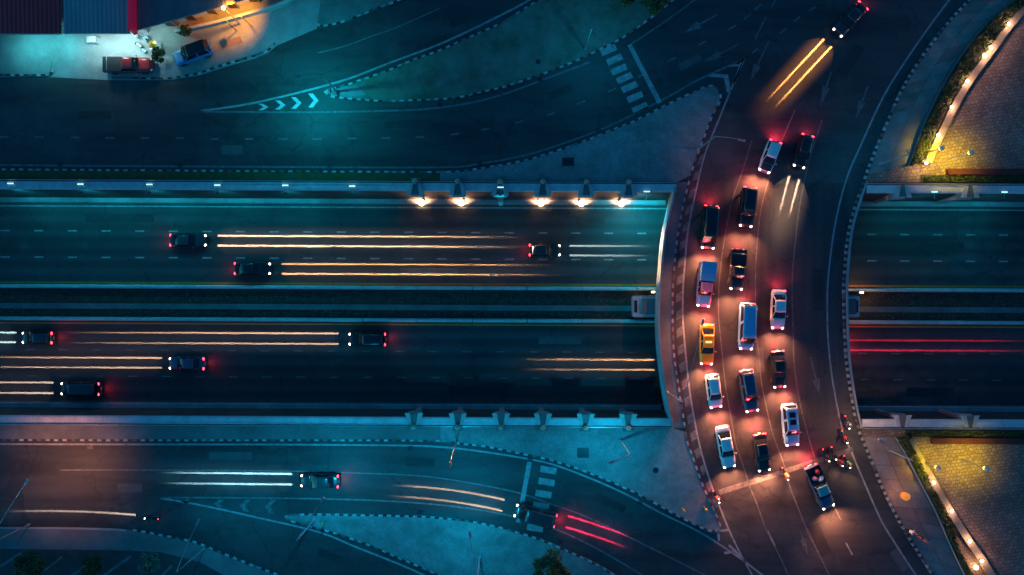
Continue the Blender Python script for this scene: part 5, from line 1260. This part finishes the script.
# ================================================================== SHOPS
M['firewall_red'] = glow('firewall_red_glow', (1.0,0.02,0.10), 0.10)  # dim red glow put into the firewall's own material
def corrugated(poly_fn, x0, x1, y0f, y1, z, pitch, amp, mb):
    """sheet with ribs running front to back; y0f(x) is the eave line"""
    n_ = max(4, int((x1-x0)/(pitch/2))); vs = []
    for i in range(n_+1):
        x = x0+(x1-x0)*i/n_; dz = amp if i % 2 else 0
        vs += [(x, y0f(x), z+dz), (x, y1, z+dz+1.2)]
    mb.add(vs, [[2*i, 2*i+2, 2*i+3, 2*i+1] for i in range(n_)])
def shop(name, xa, xb, eave_fn, z, roofm, label, lights, lcol=(0.10,0.90,1.0)):
    Xa, Xb = XU(xa, z), XU(xb, z); E = lambda x: eave_fn(x)
    cx = (Xa+Xb)/2; o = Vector((cx, E(cx)+1.6, 0.0)); root = empty(name, o); back = 62.0
    L_ = lambda x, y, z_: (x-o.x, y-o.y, z_)
    m = MB(); corrugated(None, Xa+0.06, Xb-0.06, E, back, z, 0.5, 0.035, m); m.v = [L_(*v) for v in m.v]; r = m.build('roof', roofm, root); t_ = r.modifiers.new('thick','SOLIDIFY'); t_.thickness = 0.05
    m = MB()
    m.loft([[L_(x, E(x)+d, zz) for d, zz in ((-0.06,z-0.22),(-0.06,z-0.02),(0.08,z-0.02),(0.08,z-0.22))] for x in (Xa+0.06, Xb-0.06)]); m.build('gutter', M['steel'], r)
    ya = lambda x: E(x)+1.5
    m = MB(); m.loft([[L_(x, ya(x)+d, zz) for d, zz in ((0,0),(0,z-0.1),(0.25,z-0.1),(0.25,0))] for x in (Xa+0.06, Xb-0.06)])
    m.loft([[L_(x, y, zz) for y, zz in ((ya(x)+0.3,0),(ya(x)+0.3,z-0.1),(back-0.2,z+0.6),(back-0.2,0))] for x in (Xa+0.06, Xa+0.3)]); m.loft([[L_(x, y, zz) for y, zz in ((ya(x)+0.3,0),(ya(x)+0.3,z-0.1),(back-0.2,z+0.6),(back-0.2,0))] for x in (Xb-0.3, Xb-0.06)])
    m.build('wall', M['shop'], root)
    k = 0; x = max(Xa, -75)+0.8; 
    while x + 2.2 < Xb:
        m = MB(); yy = ya(x+1); m.box(L_(x+1, yy-0.03, 1.3 if k % 3 else 1.1), (1.8, 0.06, 2.2)); d_ = m.build('door' if k % 3 == 0 else 'shop_window', M['dark_metal'] if k % 3 == 0 else M['glass'], root)
        m = MB()
        for sx in (-0.93, 0.93): m.box(L_(x+1+sx, yy-0.05, 1.3), (0.08,0.1,2.4))
        m.box(L_(x+1, yy-0.05, 2.52), (1.94,0.1,0.1)); m.build('frame', M['steel'], d_); x += 2.5; k += 1
    for lx, pw in lights:
        X_ = XU(lx, z); y = E(X_)
        m = MB(); m.box(L_(X_, y+0.32, z-0.30), (1.5,0.12,0.1)); f_ = m.build('eave_light', M['steel'], root)
        m = MB(); m.tube([L_(X_-0.7, y+0.32, z-0.39), L_(X_+0.7, y+0.32, z-0.39)], 0.04, 8); m.build('tube', M['cyan_lens'], f_)
        lamp('SPOT', 'tube_light', L_(X_, y+0.1, z-1.5), pw, lcol, root, 0.35, 150, 0.9, (math.radians(-14),0,0))
    return tag(root, label, 'shop', 'shops at the upper corner')
zE = 4.4
ye_ = lambda py: (287.5-py)*(H-zE)/K
shop('shop_building', -150, 62, lambda x: ye_(33.5), zE, M['roof_red'], 'shop with dark maroon ribbed roof at the picture corner', ((8,520),(42,640)))
shop('shop_building', 63.5, 130.5, lambda x: ye_(33.0), zE, M['roof_grey'], 'shop with grey ribbed roof between maroon roof and maroon firewall', ((80,520),(103,760),(123,560)), (0.50,0.95,1.0))
def slant(x):
    px = 512 + x*K/(H-zE); return ye_(30 - (px-136)*0.285)
shop('shop_building', 136, 262, slant, zE, M['roof_dark'], 'shop with dark roof and slanting eave behind the blue car', ((150,260),), (0.4,0.95,0.9))
m = MB(); Xm = XU(133, zE+0.5); m.box((Xm, (ye_(34)+62)/2, zE+0.6), (0.42, 62-ye_(34), 1.5)); tag(m.build('firewall', M['firewall_red']), 'narrow maroon firewall with a dim added glow standing above the shop roofs', 'wall')
# long low wall of the forecourt
c = curve([(178,33.6),(215,25.5),(252,15.5),(280,7.5),(296,-1),(306,-14)], 0, 0.5); o = c[len(c)//2].copy(); root = empty('boundary_wall', o); c = [p-o for p in c]
m = MB(); m.strip_prism(offset(c,0.10), offset(c,-0.10), 0.02, 0.9); m.build('wall_body', M['conc'], root); m = MB(); m.strip_prism(offset(c,0.16), offset(c,-0.16), 0.902, 0.98); m.build('coping', M['conc_light'], root)
tag(root, 'pale low boundary wall crossing the orange lit forecourt', 'wall')
# chest freezer, cart, crates before the shops
f = P(91,39,0.9); root = empty('chest_freezer', (f.x, f.y, 0.02))
m = MB(); m.box((0,0,0.42),(1.05,0.7,0.84)); m.build('cabinet', PAINT['white'], root); m = MB(); m.box((0,-0.02,0.87),(1.08,0.72,0.06)); m.build('lid', PAINT['silver'], root); m = MB(); m.box((0,-0.37,0.80),(0.3,0.04,0.04)); m.build('handle', M['dark_metal'], root); tag(root, 'white chest freezer standing under the grey shop eave', 'freezer')
f = P(152.5,44,1.8); root = empty('food_cart', (f.x, f.y, 0.02))
m = MB(); m.box((0,0,0.75),(1.3,0.75,0.5)); m.build('counter', M['steel'], root)
for sx in (-1,1):
    m = MB(); m.tube([(sx*0.4,-0.42,0.28),(sx*0.4,-0.36,0.28)], 0.28, 14); m.build('wheel', M['rubber'], root)
    m = MB(); m.tube([(sx*0.55,0,0.9),(sx*0.4,0,1.75)], 0.02, 6); m.build('canopy_post', M['steel'], root)
m = MB(); m.tube([(0,0,1.72),(0,0,1.78),(0,0,2.0)], [0.52,0.50,0.06], 8); m.build('canopy', PAINT['yellow'], root); tag(root, 'food cart with a small yellow canopy beside the shop', 'food cart')
for q, dims, pc, lb in (((146,38.5),(0.6,0.5,0.6),'sky','blue crate stacked beside the food cart'), ((139,45),(0.9,0.35,0.5),'graphite','dark folded table leaning near the food cart'), ((143,50),(0.7,0.35,0.35),'teal','teal crate on the forecourt between pickup and cart')):
    f = P(q[0], q[1], 0.4); root = empty('crate', (f.x, f.y, 0.02), -0.6)
    m = MB(); m.box((0,0,0.03),(dims[0],dims[1],0.05))
    for sx in (-1,1): m.box((sx*(dims[0]/2-0.02),0,dims[2]/2),(0.04,dims[1],dims[2]))
    for sy in (-1,1): m.box((0,sy*(dims[1]/2-0.02),dims[2]/2),(dims[0]-0.09,0.04,dims[2]))
    m.build('crate_shell', PAINT[pc], root); m = MB(); m.box((0,0,dims[2]*0.6),(dims[0]-0.1,dims[1]-0.1,dims[2]*0.3)); m.build('contents', M['shop'], root); tag(root, lb, 'crate')

# ================================================================== TREES AND SHRUBS
def tree(px, r, h, label, leaf='leaf', leaves=2600, z=0.12, name='tree', lsize=0.17, cat='tree'):
    f = P(px[0], px[1], h*0.75); root = empty(name, (f.x, f.y, z)); rnd = random.Random(int(px[0]*7+px[1]))
    m = MB(); m.tube([(0,0,0),(0.05,0.02,h*0.3),(0.0,0.06,h*0.62)], [0.05*h*0.6, 0.035*h*0.6, 0.02*h*0.6], 8)
    clumps = []
    for i in range(9):
        a = 2*PI*i/9 + rnd.uniform(-0.4,0.4); rr = r*rnd.uniform(0.25,0.72); e = Vector((rr*math.cos(a), rr*math.sin(a), h*rnd.uniform(0.58,0.9))); clumps.append((e, r*rnd.uniform(0.26,0.44)))
        m.tube([(0.02,0.03,h*0.42), tuple(e*0.55+Vector((0,0,h*0.12))), tuple(e)], [0.016*h, 0.01*h, 0.004*h], 5)
    clumps.append((Vector((0,0,h*0.95)), r*0.35))
    m.build('trunk', M['bark'], root)
    mb = MB()
    def smp():
        e, cr = rnd.choice(clumps); v = Vector((rnd.gauss(0,1), rnd.gauss(0,1), rnd.gauss(0,1))).normalized()*cr*rnd.random()**0.4; v.z *= 0.7; return e+v
    leaf_cloud(mb, smp, leaves, lsize, 0, 0.7); o = mb.build('crown', M[leaf], root, recalc=False)
    return tag(root, label, cat)
tree((553,571), 2.6, 4.2, 'dark round tree on the lower island at the picture bottom', leaves=3200)
tree((656,-9), 2.6, 4.5, 'dark tree at the top edge beside the turf island kerb', leaves=2600)
tree((626,-8), 2.0, 4.0, 'smaller dark tree at the top edge on the turf island', leaves=2000)
tree((149,563), 1.5, 2.2, 'pale speckled shrub on the lower parking pavement', 'leaf_pale', 1600, name='shrub', cat='shrub', lsize=0.13)
tree((30,567), 2.2, 3.2, 'dark shrub mass on the lower parking pavement', leaves=2600, name='shrub', cat='shrub')
tree((92,566), 1.5, 2.6, 'small dark shrub between parking lines', leaves=1400, name='shrub', cat='shrub')
tree((157.5,54.5), 1.0, 1.9, 'green bush between parked pickup and blue car', leaves=1300, name='bush', cat='bush', z=0.02, lsize=0.13)
tree((185,30), 0.8, 1.3, 'low dark bush by the boundary wall', leaves=800, name='bush', cat='bush', z=0.02, lsize=0.12)
tree((904,440), 0.7, 1.4, 'small shrub at the corner of the lower planter', 'hedge', 700, name='shrub', cat='shrub')

# ================================================================== ROAD REPAIRS AND DRAINS
M['patch_dark'] = worn('asphalt_patch_dark', (0.018,0.019,0.020), (0.032,0.033,0.034), 0.8, 0.7, 12, 0.5)
M['patch_pale'] = worn('asphalt_patch_pale', (0.070,0.070,0.068), (0.10,0.10,0.098), 0.8, 0.75, 12, 0.5)
for i, (x, y, w, h_, a, par, z) in enumerate(((95,115,34,9,0,north_road,0), (232,150,22,10,0,north_road,0), (405,124,40,8,2,north_road,0), (560,92,26,9,22,north_road,0), (690,62,24,8,28,north_road,0), (150,96,16,12,0,north_road,0), (460,20,22,8,28,north_road,0),
        (230,456,44,8,0,south_road,0), (420,462,30,9,-4,south_road,0), (610,503,34,8,-24,south_road,0), (130,488,26,9,0,south_road,0), (330,556,26,8,-22,south_road,0), (820,540,12,34,24,south_road,0), (900,560,10,24,32,south_road,0),
        (818,290,11,44,0,bridge,0), (838,250,7,20,-6,bridge,0), (760,360,8,26,3,bridge,0), (850,60,12,36,-34,north_road,0),
        (120,220,70,9,0,under_road,ZU), (430,272,60,8,0,under_road,ZU), (590,222,30,12,0,under_road,ZU), (480,390,64,9,0,under_road,ZU), (560,340,44,8,0,under_road,ZU), (940,245,50,9,0,under_road,ZU), (930,390,50,9,0,under_road,ZU))):
    k_ = (H-z)/K; c = P(x, y, z) if z == 0 else sk((XU(x), YU(y + 0.0045*(512-x)*0), z)); m = MB(); r_ = Matrix.Rotation(math.radians(a), 3, 'Z')
    m.sheet([r_ @ Vector((sx*w*k_/2*random.uniform(0.94,1.0), sy*h_*k_/2*random.uniform(0.9,1.0), 0)) + Vector((c[0], c[1], z+0.002)) for sx, sy in ((-1,-1),(1,-1),(1,1),(-1,1))])
    m.build('asphalt_patch', M['patch_pale'] if i % 3 == 1 else M['patch_dark'], par)
gm = MB()
for k_ in range(6): gm.box((-0.25+0.1*k_, 0, 0.006), (0.06, 0.34, 0.012))
gm.box((0,0.19,0.007),(0.62,0.05,0.014)); gm.box((0,-0.19,0.007),(0.62,0.05,0.014)); drain_me = gm.mesh('drain_grate', M['dark_metal'])
for x, y, a, par in ((60,164.5,0,north_road), (180,165.3,0,north_road), (330,166,0,north_road), (480,163.5,8,north_road), (598,130,22,north_road), (440,104.5,3,north_road), (540,80,20,north_road),
        (90,447,0,south_road), (260,447.5,0,south_road), (410,448,0,south_road), (530,460,-10,south_road), (640,503,-26,south_road), (420,512,-1,south_road), (560,541.5,-22,south_road),
        (841,330,88,bridge), (849,400,80,bridge), (846,225,98,bridge), (686,300,90,bridge)):
    p = P(x, y); link('drain_grate', drain_me, par, (p.x, p.y, 0.0065), math.radians(a))
